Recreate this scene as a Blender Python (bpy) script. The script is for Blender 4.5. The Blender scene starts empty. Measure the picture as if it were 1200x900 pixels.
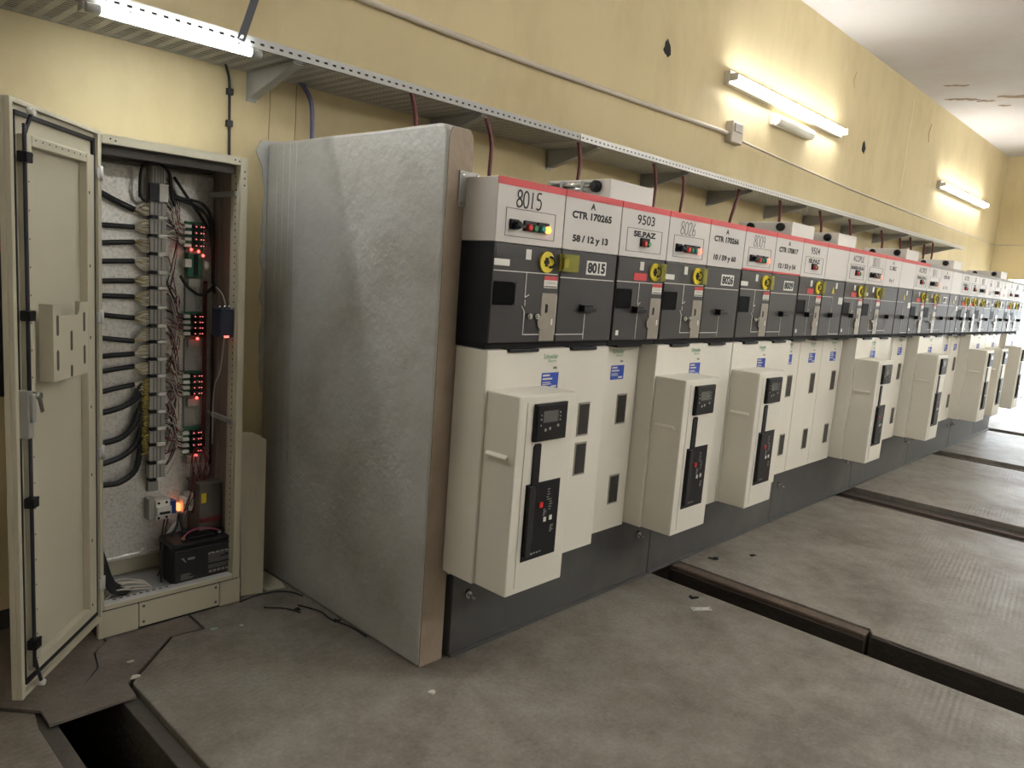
import bpy, math, random
from mathutils import Vector, Matrix
random.seed(7)
S = bpy.context.scene
COL = S.collection

# ------------------------------------------------------------------ camera
cam_d = bpy.data.cameras.new('camera')
cam = bpy.data.objects.new('camera', cam_d)
COL.objects.link(cam)
F_PX, YAW, PITCH, ROLL = 884.64, 0.8184, -0.1458, 0.0741
cam_d.sensor_fit = 'HORIZONTAL'
cam_d.sensor_width = 36.0
cam_d.lens = 36.0 * F_PX / 1200.0
cam_d.clip_start = 0.02
cam_d.clip_end = 200
fw = Vector((math.sin(YAW) * math.cos(PITCH), math.cos(YAW) * math.cos(PITCH), math.sin(PITCH)))
rg = Vector((math.cos(YAW), -math.sin(YAW), 0))
up = rg.cross(fw)
r2 = rg * math.cos(ROLL) + up * math.sin(ROLL)
u2 = up * math.cos(ROLL) - rg * math.sin(ROLL)
cam.matrix_world = Matrix(((r2.x, u2.x, -fw.x, -1.9223), (r2.y, u2.y, -fw.y, -1.937), (r2.z, u2.z, -fw.z, 1.5661), (0, 0, 0, 1)))
S.camera = cam

# ------------------------------------------------------------------ view, world, daylight
S.view_settings.view_transform = 'Standard'
S.view_settings.look = 'None'
S.view_settings.gamma = 1.0
S.view_settings.use_curve_mapping = False
S.view_settings.exposure = 0.55
world = bpy.data.worlds.new('daylight')
S.world = world
world.use_nodes = True
bgn = world.node_tree.nodes['Background']
bgn.inputs['Color'].default_value = (0.86, 0.94, 1.0, 1)
bgn.inputs['Strength'].default_value = 9.0
TUBE_NEAR = 46.0      # radiance of the lamp over the cabinet
TUBE_WALL = 33.0      # radiance of the long wall lamps
FILL_FRONT = 50.0     # radiance of the fill lamps added on the unseen wall behind the camera
TUBE_W = (0.965, 0.97, 0.985, 1)
FILL_CEIL = 30.0     # radiance of the fill battens added on the unseen ceiling over the aisle
TUBE_C = (0.93, 0.98, 1.0, 1)

def portal(name, loc, rot, sx, sy):
    d = bpy.data.lights.new(name, 'AREA')
    d.shape = 'RECTANGLE'; d.size = sx; d.size_y = sy
    d.cycles.is_portal = True
    o = bpy.data.objects.new(name, d)
    o.location = loc; o.rotation_euler = rot
    COL.objects.link(o)
portal('end_door_daylight', (14.42, -0.2, 1.3), (0, math.radians(90), 0), 2.6, 2.7)

# ------------------------------------------------------------------ helpers
def lin(c):
    c = c / 255.0
    return c / 12.92 if c <= 0.04045 else ((c + 0.055) / 1.055) ** 2.4
def rgb(r, g, b):
    return (lin(r), lin(g), lin(b), 1)

MATS = {}
def mat(name, col, rough=0.5, metal=0.0, var=0.06, scale=6.0, bump=0.0, bscale=120.0, emit=None, estr=0.0,
        dirt=None, dscale=2.0, damt=0.5, alpha=1.0, trans=0.0, spec=0.5, stretch=None):
    if name in MATS: return MATS[name]
    m = bpy.data.materials.new(name); m.use_nodes = True
    nt = m.node_tree; N = nt.nodes; L = nt.links
    b = N['Principled BSDF']
    b.inputs['Roughness'].default_value = rough
    b.inputs['Metallic'].default_value = metal
    b.inputs['Specular IOR Level'].default_value = spec
    b.inputs['Alpha'].default_value = alpha
    b.inputs['Transmission Weight'].default_value = trans
    tc = N.new('ShaderNodeTexCoord')
    vec = tc.outputs['Object']
    if stretch:
        mp = N.new('ShaderNodeMapping'); mp.inputs['Scale'].default_value = stretch
        L.new(vec, mp.inputs['Vector']); vec = mp.outputs['Vector']
    if var > 0 or dirt:
        nz = N.new('ShaderNodeTexNoise'); nz.inputs['Scale'].default_value = scale; nz.inputs['Detail'].default_value = 5
        L.new(vec, nz.inputs['Vector'])
        mx = N.new('ShaderNodeMix'); mx.data_type = 'RGBA'
        mx.inputs[6].default_value = tuple(c * (1 - var) for c in col[:3]) + (1,)
        mx.inputs[7].default_value = tuple(min(1, c * (1 + var)) for c in col[:3]) + (1,)
        L.new(nz.outputs['Fac'], mx.inputs[0])
        out = mx.outputs[2]
        if dirt:
            n2 = N.new('ShaderNodeTexNoise'); n2.inputs['Scale'].default_value = dscale; n2.inputs['Detail'].default_value = 8
            n2.inputs['Roughness'].default_value = 0.65
            L.new(vec, n2.inputs['Vector'])
            rp = N.new('ShaderNodeValToRGB'); rp.color_ramp.elements[0].position = 0.46; rp.color_ramp.elements[1].position = 0.68
            L.new(n2.outputs['Fac'], rp.inputs['Fac'])
            ml = N.new('ShaderNodeMath'); ml.operation = 'MULTIPLY'; ml.inputs[1].default_value = damt
            L.new(rp.outputs['Color'], ml.inputs[0])
            m2 = N.new('ShaderNodeMix'); m2.data_type = 'RGBA'; m2.inputs[7].default_value = dirt
            L.new(ml.outputs[0], m2.inputs[0]); L.new(out, m2.inputs[6])
            out = m2.outputs[2]
        L.new(out, b.inputs['Base Color'])
    else:
        b.inputs['Base Color'].default_value = col
    if bump > 0:
        nb = N.new('ShaderNodeTexNoise'); nb.inputs['Scale'].default_value = bscale; nb.inputs['Detail'].default_value = 4
        L.new(vec, nb.inputs['Vector'])
        bp = N.new('ShaderNodeBump'); bp.inputs['Strength'].default_value = bump; bp.inputs['Distance'].default_value = 0.01
        L.new(nb.outputs['Fac'], bp.inputs['Height']); L.new(bp.outputs['Normal'], b.inputs['Normal'])
    if emit:
        b.inputs['Emission Color'].default_value = emit
        b.inputs['Emission Strength'].default_value = estr
    MATS[name] = m
    return m

class MB:
    """collects shapes for one mesh"""
    def __init__(s): s.v = []; s.f = []; s.sm = []
    def add(s, vs, fs, smooth=False):
        k = len(s.v); s.v += [tuple(v) for v in vs]
        for f in fs: s.f.append([i + k for i in f]); s.sm.append(smooth)
        return s
    def box(s, x0, x1, y0, y1, z0, z1):
        v = [(x0, y0, z0), (x1, y0, z0), (x1, y1, z0), (x0, y1, z0), (x0, y0, z1), (x1, y0, z1), (x1, y1, z1), (x0, y1, z1)]
        return s.add(v, [(0, 3, 2, 1), (4, 5, 6, 7), (0, 1, 5, 4), (1, 2, 6, 5), (2, 3, 7, 6), (3, 0, 4, 7)])
    def bar(s, a, b, w, h, side=(0, 0, 1)):
        a = Vector(a); b = Vector(b); d = (b - a).normalized(); sd = Vector(side)
        n = d.cross(sd)
        if n.length < 1e-5: n = d.cross(Vector((1, 0, 0)))
        n.normalize(); m = n.cross(d).normalized()
        vs = []
        for p in (a, b):
            for i, j in ((-1, -1), (1, -1), (1, 1), (-1, 1)): vs.append(p + n * (i * w / 2) + m * (j * h / 2))
        return s.add(vs, [(3, 2, 1, 0), (4, 5, 6, 7), (0, 1, 5, 4), (1, 2, 6, 5), (2, 3, 7, 6), (3, 0, 4, 7)])
    def cyl(s, a, b, r, seg=16, r2=None, smooth=True):
        a = Vector(a); b = Vector(b); d = (b - a).normalized()
        n = d.orthogonal().normalized(); m = d.cross(n); r2 = r if r2 is None else r2
        k = len(s.v); vs = []
        for p, q in ((a, r), (b, r2)):
            for i in range(seg):
                t = 2 * math.pi * i / seg; vs.append(p + (n * math.cos(t) + m * math.sin(t)) * q)
        s.v += [tuple(v) for v in vs]
        for i in range(seg):
            j = (i + 1) % seg
            s.f.append([k + i, k + j, k + seg + j, k + seg + i]); s.sm.append(smooth)
        s.f.append([k + i for i in range(seg)][::-1]); s.sm.append(False)
        s.f.append([k + seg + i for i in range(seg)]); s.sm.append(False)
        return s
    def tube(s, pts, r, seg=8, sub=4):
        P = [Vector(p) for p in pts]
        if sub > 1 and len(P) > 2:
            Q = []
            for i in range(len(P) - 1):
                p0 = P[max(i - 1, 0)]; p1 = P[i]; p2 = P[i + 1]; p3 = P[min(i + 2, len(P) - 1)]
                for j in range(sub):
                    t = j / sub
                    Q.append(0.5 * ((2 * p1) + (p2 - p0) * t + (2 * p0 - 5 * p1 + 4 * p2 - p3) * t * t + (3 * p1 - p0 - 3 * p2 + p3) * t ** 3))
            Q.append(P[-1]); P = Q
        k = len(s.v); n = None
        for i, p in enumerate(P):
            d = (P[min(i + 1, len(P) - 1)] - P[max(i - 1, 0)]).normalized()
            if n is None: n = d.orthogonal().normalized()
            else:
                n = n - d * n.dot(d)
                n = n.normalized() if n.length > 1e-6 else d.orthogonal().normalized()
            m = d.cross(n)
            for q in range(seg):
                t = 2 * math.pi * q / seg; s.v.append(tuple(p + (n * math.cos(t) + m * math.sin(t)) * r))
        for i in range(len(P) - 1):
            for q in range(seg):
                j = (q + 1) % seg
                s.f.append([k + i * seg + q, k + i * seg + j, k + (i + 1) * seg + j, k + (i + 1) * seg + q]); s.sm.append(True)
        s.f.append([k + q for q in range(seg)][::-1]); s.sm.append(False)
        s.f.append([k + (len(P) - 1) * seg + q for q in range(seg)]); s.sm.append(False)
        return s
    def prism(s, poly, h0, h1, ax='z'):
        """polygon swept from h0 to h1 along ax; poly given in the other two axes in order (x,y),(x,z) or (y,z)"""
        def P(p, h): return (p[0], p[1], h) if ax == 'z' else ((p[0], h, p[1]) if ax == 'y' else (h, p[0], p[1]))
        n = len(poly); a = sum(poly[i][0] * poly[(i + 1) % n][1] - poly[(i + 1) % n][0] * poly[i][1] for i in range(n))
        if (a < 0) != (ax == 'y'): poly = poly[::-1]
        vs = [P(p, h0) for p in poly] + [P(p, h1) for p in poly]
        fs = [list(range(n))[::-1], [n + i for i in range(n)]]
        for i in range(n): j = (i + 1) % n; fs.append([i, j, n + j, n + i])
        return s.add(vs, fs)
    def xf(s, fn):
        s.v = [tuple(fn(v)) for v in s.v]; return s
    def mesh(s, name, mats=None):
        me = bpy.data.meshes.new(name); me.from_pydata(s.v, [], s.f)
        me.polygons.foreach_set('use_smooth', s.sm); me.update()
        return me

WORG = {}
CACHE = {}
def tag(o, label=None, cat=None, group=None, kind=None):
    if label: o['label'] = label
    if cat: o['category'] = cat
    if group: o['group'] = group
    if kind: o['kind'] = kind
    return o
def link(o, parent, at):
    COL.objects.link(o)
    at = Vector(at)
    if parent is not None:
        o.parent = parent; o.location = at - WORG[parent.name]
    else: o.location = at
    WORG[o.name] = at
    return o
def thing(name, at, label, cat, group=None):
    o = bpy.data.objects.new(name, None); o.empty_display_size = 0.1
    link(o, None, at); return tag(o, label, cat, group)
def put(name, shape, m, parent=None, at=(0, 0, 0), key=None, bevel=0.0, seg=2, kind=None, label=None):
    """one mesh object; the shape is in coordinates relative to `at`; with a key the mesh data is shared"""
    if key is not None and key in CACHE: me = CACHE[key]
    else:
        sh = shape() if callable(shape) else shape
        me = sh.mesh(name); me.materials.append(m)
        if key is not None: CACHE[key] = me
    o = bpy.data.objects.new(name, me); link(o, parent, at)
    if bevel > 0:
        bv = o.modifiers.new('bevel', 'BEVEL'); bv.width = bevel; bv.segments = seg; bv.limit_method = 'ANGLE'; bv.angle_limit = math.radians(40)
    if kind: o['kind'] = kind
    if label: o['label'] = label
    return o
def wput(name, shape, m, parent=None, base=None, **kw):
    """like put, the shape in world coordinates; a top-level object gets its origin at its base"""
    if parent is not None: at = WORG[parent.name]
    elif base is not None: at = Vector(base)
    else:
        xs = [v[0] for v in shape.v]; ys = [v[1] for v in shape.v]; zs = [v[2] for v in shape.v]
        at = Vector(((min(xs) + max(xs)) / 2, (min(ys) + max(ys)) / 2, min(zs)))
    shape.v = [(v[0] - at[0], v[1] - at[1], v[2] - at[2]) for v in shape.v]
    return put(name, shape, m, parent, at, **kw)

# ---- lettering: flat print made of letter outlines
TXT = {}
def prepare_text(strings):
    objs = []
    for s_, bold in strings:
        c = bpy.data.curves.new('t', 'FONT'); c.body = s_; c.size = 1.0; c.resolution_u = 3; c.offset = bold
        o = bpy.data.objects.new('t', c); COL.objects.link(o); objs.append((s_, bold, o, c))
    dg = bpy.context.evaluated_depsgraph_get()
    for s_, bold, o, c in objs:
        me = o.evaluated_get(dg).to_mesh()
        vs = [tuple(v.co) for v in me.vertices]; fs = [list(p.vertices) for p in me.polygons]
        x0 = min(v[0] for v in vs); x1 = max(v[0] for v in vs); y0 = min(v[1] for v in vs); y1 = max(v[1] for v in vs)
        TXT[(s_, bold)] = ([((v[0] - x0) / (x1 - x0), (v[1] - y0) / (y1 - y0)) for v in vs], fs)
        o.evaluated_get(dg).to_mesh_clear()
    for s_, bold, o, c in objs:
        bpy.data.objects.remove(o); bpy.data.curves.remove(c)
def text_mb(items, y):
    """items: (string, bold, x0, x1, z0, z1), on a face looking to -y"""
    mb = MB()
    for s_, bold, x0, x1, z0, z1 in items:
        vs, fs = TXT[(s_, bold)]
        mb.add([(x0 + v[0] * (x1 - x0), y, z0 + v[1] * (z1 - z0)) for v in vs], fs)
    return mb
STROKE = {
    '8': [[(.3, .52), (.1, .68), (.12, .9), (.3, 1), (.5, .9), (.5, .7), (.3, .52), (.06, .36), (.04, .12), (.26, 0), (.52, .1), (.55, .34), (.3, .52)]],
    '0': [[(.3, 1), (.1, .85), (.03, .5), (.1, .12), (.3, 0), (.5, .13), (.57, .5), (.5, .86), (.3, 1)]],
    '1': [[(.3, 1), (.28, .5), (.26, 0)]],
    '5': [[(.55, 1), (.18, .98), (.12, .6), (.36, .62), (.54, .44), (.5, .14), (.28, 0), (.06, .06)]],
    '2': [[(.06, .8), (.18, .98), (.42, .98), (.5, .75), (.34, .4), (.05, .02), (.56, .04)]],
    '6': [[(.46, 1), (.2, .7), (.06, .34), (.12, .06), (.34, 0), (.53, .16), (.5, .4), (.3, .48), (.1, .32)]],
    '9': [[(.5, .66), (.3, .52), (.1, .64), (.12, .9), (.32, 1), (.5, .88), (.5, .66), (.47, .3), (.4, 0)]],
    '3': [[(.08, .92), (.3, 1), (.5, .86), (.44, .62), (.26, .54), (.5, .42), (.54, .14), (.3, 0), (.05, .1)]],
    '4': [[(.36, 1), (.04, .36), (.56, .36)], [(.42, .6), (.4, 0)]],
    '7': [[(.04, 1), (.54, 1), (.22, 0)]],
}
def hand_mb(s_, x0, x1, z0, z1, y, r):
    mb = MB(); w = (x1 - x0) / len(s_)
    for i, ch in enumerate(s_):
        for st in STROKE[ch]:
            mb.tube([(x0 + w * (i + p[0] * 1.45 + .06), y, z0 + p[1] * (z1 - z0)) for p in st], r, seg=5, sub=3)
    mb.xf(lambda v: (v[0], y + (v[1] - y) * 0.25, v[2]))
    return mb

# ------------------------------------------------------------------ materials
M_WALL = mat('wall_paint', rgb(206, 190, 148), 0.75, var=0.07, scale=1.6, dirt=rgb(172, 150, 108), dscale=2.2, damt=0.35, bump=0.12, bscale=25, stretch=(1, 1, 0.45))
M_CEIL = mat('ceiling_paint', rgb(200, 196, 192), 0.8, var=0.05, scale=1.2, dirt=rgb(188, 172, 160), dscale=0.9, damt=0.5, bump=0.1, bscale=18)
M_WALLBOUNCE = mat('pale_bounce_paint', rgb(214, 210, 200), 0.75, var=0.05, scale=1.6)  # unseen walls made paler than the yellow ones, for brighter neutral bounce
M_SILL = mat('baseboard_paint', rgb(62, 60, 58), 0.6, var=0.15)
M_CONC = mat('plaster_grey', rgb(186, 185, 181), 0.45, var=0.10, scale=9, dirt=rgb(142, 134, 123), dscale=2.2, damt=0.6, bump=0.4, bscale=28)
M_CONCF = mat('plaster_raw', rgb(158, 142, 124), 0.75, var=0.10, scale=5, dirt=rgb(128, 112, 96), dscale=5, damt=0.5, bump=0.4, bscale=30)
M_DARKC = mat('trench_concrete', rgb(84, 79, 72), 0.85, var=0.2, scale=5, bump=0.5, bscale=30)
M_RUST = mat('rusty_steel', rgb(92, 78, 66), 0.7, var=0.3, scale=9, bump=0.6, bscale=50)
M_WHITE = mat('cream_sheet_metal', rgb(228, 224, 211), 0.42, var=0.02, scale=3, dirt=rgb(196, 184, 160), dscale=2.4, damt=0.16)
M_LVW = mat('offwhite_sheet_metal', rgb(208, 203, 197), 0.45, var=0.02, scale=4)
M_GREYSIDE = mat('grey_sheet_metal', rgb(178, 175, 166), 0.5, var=0.03)
M_BLACK = mat('charcoal_panel', rgb(57, 54, 54), 0.45, var=0.06, scale=9, spec=.4)
M_NAVY = mat('black_side_panel', rgb(24, 25, 31), 0.5, var=0.05, spec=.3)
M_DEEP = mat('black_plastic', rgb(17, 17, 19), 0.4, var=0, spec=.3)
M_VOID = mat('black_window', rgb(6, 6, 7), 0.5, var=0, spec=.05)
M_PRINT = mat('pale_print', rgb(150, 148, 144), 0.5, var=0)
M_GAP = mat('dark_gap', rgb(14, 13, 13), 0.8, var=0)
M_PLINTH = mat('grey_plinth_steel', rgb(74, 74, 73), 0.45, var=0.08, scale=3, dirt=rgb(108, 102, 94), dscale=3, damt=0.35)
M_RED = mat('red_stripe', rgb(200, 58, 62), 0.45, var=0.03)
M_GREYST = mat('grey_stripe', rgb(138, 130, 124), 0.5, var=0.03)
M_INK = mat('black_ink', rgb(22, 22, 24), 0.6, var=0)
M_INKG = mat('grey_ink', rgb(96, 92, 88), 0.6, var=0)
M_LINE = mat('white_print', rgb(214, 210, 202), 0.5, var=0)
M_LABEL = mat('white_label', rgb(222, 220, 212), 0.5, var=0.02)
M_YELLOW = mat('yellow_plastic', rgb(222, 200, 44), 0.4, var=0.04)
M_PLEXI = mat('yellow_plexi', rgb(196, 192, 70), 0.2, var=0, trans=0.0, alpha=0.45)
M_PLATE = mat('worn_alloy', rgb(150, 143, 132), 0.35, metal=0.35, var=0.12, scale=20)
M_CHROME = mat('bright_metal', rgb(190, 190, 186), 0.25, metal=0.9, var=0)
M_BLUE = mat('blue_label', rgb(38, 72, 168), 0.5, var=0)
M_GREEN = mat('green_print', rgb(40, 130, 70), 0.5, var=0)
M_BRED = mat('red_button', rgb(205, 44, 40), 0.35, var=0)
M_BGRN = mat('green_button', rgb(40, 120, 70), 0.35, var=0)
M_BTEAL = mat('teal_button', rgb(60, 150, 140), 0.35, var=0)
M_ORANGE = mat('orange_lamp', rgb(255, 130, 40), 0.3, var=0, emit=(1, .30, .06, 1), estr=2.2)
M_REDL = mat('red_lamp', rgb(255, 80, 60), 0.3, var=0, emit=(1, .14, .08, 1), estr=2.2)
M_LED = mat('red_led', rgb(255, 60, 50), 0.3, var=0, emit=(1, .06, .05, 1), estr=5)
M_SCREEN = mat('grey_screen', rgb(96, 98, 94), 0.25, var=0)
M_GLASSW = mat('dark_viewing_pane', rgb(52, 50, 48), 0.2, var=0.1, scale=14)
M_FRAMEW = mat('pane_frame', rgb(150, 144, 132), 0.5, var=0.05)
M_GALV = mat('galvanised_steel', rgb(164, 163, 158), 0.5, metal=0.25, var=0.12, scale=14)
M_GALVN = mat('new_galvanised_steel', rgb(205, 204, 200), 0.42, metal=0.25, var=0.05, scale=14)
M_SPANG = mat('spangled_mounting_plate', rgb(228, 226, 220), 0.38, metal=0.45, var=0.16, scale=90, dirt=rgb(150, 148, 142), dscale=80, damt=.5)
M_CAB = mat('beige_cabinet_paint', rgb(196, 190, 168), 0.48, var=0.02, scale=4)
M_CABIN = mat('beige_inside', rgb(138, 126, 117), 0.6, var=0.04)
M_RAILSHADE = mat('shaded_rail_steel', rgb(84, 80, 76), 0.6, var=0.1)  # darkened to put the shade under the cabinet roof into the colour
M_RUB = mat('black_rubber', rgb(26, 26, 27), 0.55, var=0)
M_CORE_W = mat('white_wire', rgb(206, 200, 186), 0.5, var=0)
M_CORE_Y = mat('yellow_wire', rgb(156, 138, 60), 0.5, var=0)
M_CORE_R = mat('red_wire', rgb(104, 44, 46), 0.5, var=0)
M_CABR = mat('dark_red_cable', rgb(104, 46, 48), 0.4, var=0.04)
M_CABB = mat('blue_violet_cable', rgb(92, 92, 128), 0.35, var=0.05)
M_TERM = mat('grey_terminal', rgb(168, 166, 158), 0.5, var=0.12, scale=60)
M_PCB = mat('green_circuit_board', rgb(44, 104, 74), 0.45, var=0.15, scale=60)
M_RELAY = mat('dark_relay', rgb(44, 28, 34), 0.4, var=0.1, scale=60)
M_BLUEP = mat('blue_plastic', rgb(40, 74, 150), 0.4, var=0)
M_TUBEN = mat('lit_tube_cool', (1, 1, 1, 1), 0.5, var=0, emit=TUBE_C, estr=TUBE_NEAR)
M_TUBEW = mat('lit_tube_wall', (1, 1, 1, 1), 0.5, var=0, emit=TUBE_W, estr=TUBE_WALL)
M_FILLF = mat('fill_tube_front', (1, 1, 1, 1), 0.5, var=0, emit=TUBE_W, estr=FILL_FRONT)
M_FILLC = mat('fill_tube_ceiling', (1, 1, 1, 1), 0.5, var=0, emit=TUBE_W, estr=FILL_CEIL)
M_FIX = mat('lamp_housing', rgb(206, 200, 184), 0.45, var=0.03)
M_PAPER = mat('paper_scrap', rgb(206, 206, 192), 0.7, var=0.04)
M_HANG = mat('dark_hanger', rgb(34, 33, 40), 0.5, var=0)
M_PVC = mat('grey_conduit', rgb(196, 186, 170), 0.5, var=0.04)

def floor_material(name, base, dirt, stripe, ang):
    m = bpy.data.materials.new(name); m.use_nodes = True
    nt = m.node_tree; N = nt.nodes; L = nt.links; b = N['Principled BSDF']
    geo = N.new('ShaderNodeNewGeometry')
    n1 = N.new('ShaderNodeTexNoise'); n1.inputs['Scale'].default_value = 1.5; n1.inputs['Detail'].default_value = 9; n1.inputs['Roughness'].default_value = 0.62
    n2 = N.new('ShaderNodeTexNoise'); n2.inputs['Scale'].default_value = 60; n2.inputs['Detail'].default_value = 3
    L.new(geo.outputs['Position'], n1.inputs['Vector']); L.new(geo.outputs['Position'], n2.inputs['Vector'])
    r1 = N.new('ShaderNodeValToRGB'); r1.color_ramp.elements[0].position = 0.38; r1.color_ramp.elements[1].position = 0.60
    r1.color_ramp.elements[0].color = dirt; r1.color_ramp.elements[1].color = base
    n4 = N.new('ShaderNodeTexNoise'); n4.inputs['Scale'].default_value = 7; n4.inputs['Detail'].default_value = 9; n4.inputs['Roughness'].default_value = 0.7
    L.new(geo.outputs['Position'], n4.inputs['Vector'])
    m4 = N.new('ShaderNodeMix'); m4.data_type = 'FLOAT'; m4.inputs[0].default_value = 0.42
    L.new(n1.outputs['Fac'], m4.inputs[2]); L.new(n4.outputs['Fac'], m4.inputs[3])
    L.new(m4.outputs[0], r1.inputs['Fac'])
    mx = N.new('ShaderNodeMix'); mx.data_type = 'RGBA'; mx.blend_type = 'MULTIPLY'; mx.inputs[0].default_value = 0.62
    L.new(r1.outputs['Color'], mx.inputs[6]); L.new(n2.outputs['Color'], mx.inputs[7])
    hs = N.new('ShaderNodeHueSaturation'); hs.inputs['Saturation'].default_value = 0.0
    L.new(n2.outputs['Color'], hs.inputs['Color']); L.new(hs.outputs['Color'], mx.inputs[7])
    L.new(mx.outputs[2], b.inputs['Base Color'])
    # worn anti-slip ribs
    mp = N.new('ShaderNodeMapping'); mp.inputs['Rotation'].default_value = (0, 0, ang)
    L.new(geo.outputs['Position'], mp.inputs['Vector'])
    wv = N.new('ShaderNodeTexWave'); wv.inputs['Scale'].default_value = 12; wv.inputs['Distortion'].default_value = 0.6; wv.inputs['Detail'].default_value = 1
    L.new(mp.outputs['Vector'], wv.inputs['Vector'])
    n3 = N.new('ShaderNodeTexNoise'); n3.inputs['Scale'].default_value = 0.9; L.new(geo.outputs['Position'], n3.inputs['Vector'])
    r3 = N.new('ShaderNodeValToRGB'); r3.color_ramp.elements[0].position = 0.42; r3.color_ramp.elements[1].position = 0.60
    L.new(n3.outputs['Fac'], r3.inputs['Fac'])
    ml = N.new('ShaderNodeMath'); ml.operation = 'MULTIPLY'; L.new(wv.outputs['Fac'], ml.inputs[0]); L.new(r3.outputs['Color'], ml.inputs[1])
    m2 = N.new('ShaderNodeMath'); m2.operation = 'MULTIPLY'; m2.inputs[1].default_value = stripe; L.new(ml.outputs[0], m2.inputs[0])
    ad = N.new('ShaderNodeMath'); ad.operation = 'ADD'; L.new(m2.outputs[0], ad.inputs[0]); L.new(n2.outputs['Fac'], ad.inputs[1])
    bp = N.new('ShaderNodeBump'); bp.inputs['Strength'].default_value = 0.22; bp.inputs['Distance'].default_value = 0.006
    L.new(ad.outputs[0], bp.inputs['Height']); L.new(bp.outputs['Normal'], b.inputs['Normal'])
    rr = N.new('ShaderNodeMapRange'); rr.inputs['To Min'].default_value = 0.62; rr.inputs['To Max'].default_value = 0.42
    L.new(n1.outputs['Fac'], rr.inputs['Value']); L.new(rr.outputs['Result'], b.inputs['Roughness'])
    return m
M_FLOOR = floor_material('worn_floor', rgb(166, 160, 149), rgb(120, 110, 98), 0.8, 1.45)
M_FPLATE = floor_material('steel_floor_plate', rgb(148, 141, 131), rgb(110, 99, 88), 0.5, -0.5)

# ------------------------------------------------------------------ the room
WY, XE, XL, YF, ZC = 1.46, 14.4, -4.2, -4.8, 4.3
floor = put('floor', MB().box(XL - .2, XE + .2, YF - .2, WY + .2, -0.8, -0.66), M_DARKC, kind='structure')
tag(floor, 'worn grey floor of slabs and steel plates crossed by cable trenches', 'floor')
def slab(poly, z0=-0.66, z1=0.0, m=None, name='floor_slab', bevel=0.004):
    return put(name, MB().prism(poly, z0, z1), m or M_FLOOR, floor, bevel=bevel)
slab([(1.53, WY), (1.53, YF), (-.955, YF), (-.955, .737), (-.706, .988), (-.577, .974), (-.569, WY)])
slab([(4.17, WY), (4.17, YF), (1.775, YF), (1.775, -.93), (1.83, -.90), (1.83, WY)])
slab([(6.88, WY), (6.88, YF), (4.60, YF), (4.60, WY)])
slab([(9.38, WY), (9.38, YF), (7.20, YF), (7.20, WY)])
slab([(XE + .2, WY), (XE + .2, YF), (9.66, YF), (9.66, WY)])
slab([(-1.275, YF), (-1.275, .655), (-1.262, .744), (-1.345, .834), (-1.93, WY), (XL, WY), (XL, YF)])
slab([(-1.275, YF), (-1.275, WY), (-1.215, WY), (-1.215, YF)], z1=-0.022, m=M_DARKC, name='trench_ledge')
slab([(-1.012, YF), (-1.012, WY), (-.956, WY), (-.956, YF)], z1=-0.022, m=M_DARKC, name='trench_ledge')
slab([(-1.243, .650), (-.975, .650), (-.966, .748), (-.716, .996), (-.588, .984), (-.578, WY), (-.918, WY), (-.918, 1.108), (-.980, 1.041), (-1.007, .921), (-1.10, .812), (-1.2425, .730)],
     z0=-0.012, z1=-0.001, m=M_FPLATE, name='floor_plate', bevel=0.0)
slab([(-1.2425, .730), (-1.10, .812), (-1.0125, .923), (-.987, 1.045), (-.925, 1.113), (-.925, WY), (-1.90, WY), (-1.326, .842), (-1.243, .752)],
     z0=-0.012, z1=-0.001, m=M_FPLATE, name='floor_plate', bevel=0.0)
M_TRDARK = mat('dark_trench_steel', rgb(58, 52, 46), 0.7, var=0.25, scale=8, bump=0.5, bscale=40)
put('trench_beam', MB().box(1.752, 1.829, -.905, .16, -.22, -.007), M_RUST, floor, bevel=0.008)
put('trench_face', MB().box(1.742, 1.753, -.905, .16, -.40, -.030), M_TRDARK, floor, bevel=0.003)
put('trench_face', MB().box(1.760, 1.776, YF, -.93, -.40, -.010), M_TRDARK, floor, bevel=0.003)
for (a, b) in ((4.172, 4.598), (6.882, 7.198), (9.382, 9.658)):
    put('trench_infill', MB().box(a, b, YF, .9, -.10, -.040), M_TRDARK, floor)
    put('trench_beam', MB().box((a + b) / 2 - .012, (a + b) / 2 + .012, YF, .9, -.045, -.018), M_RUST, floor, bevel=0.004)

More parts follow.
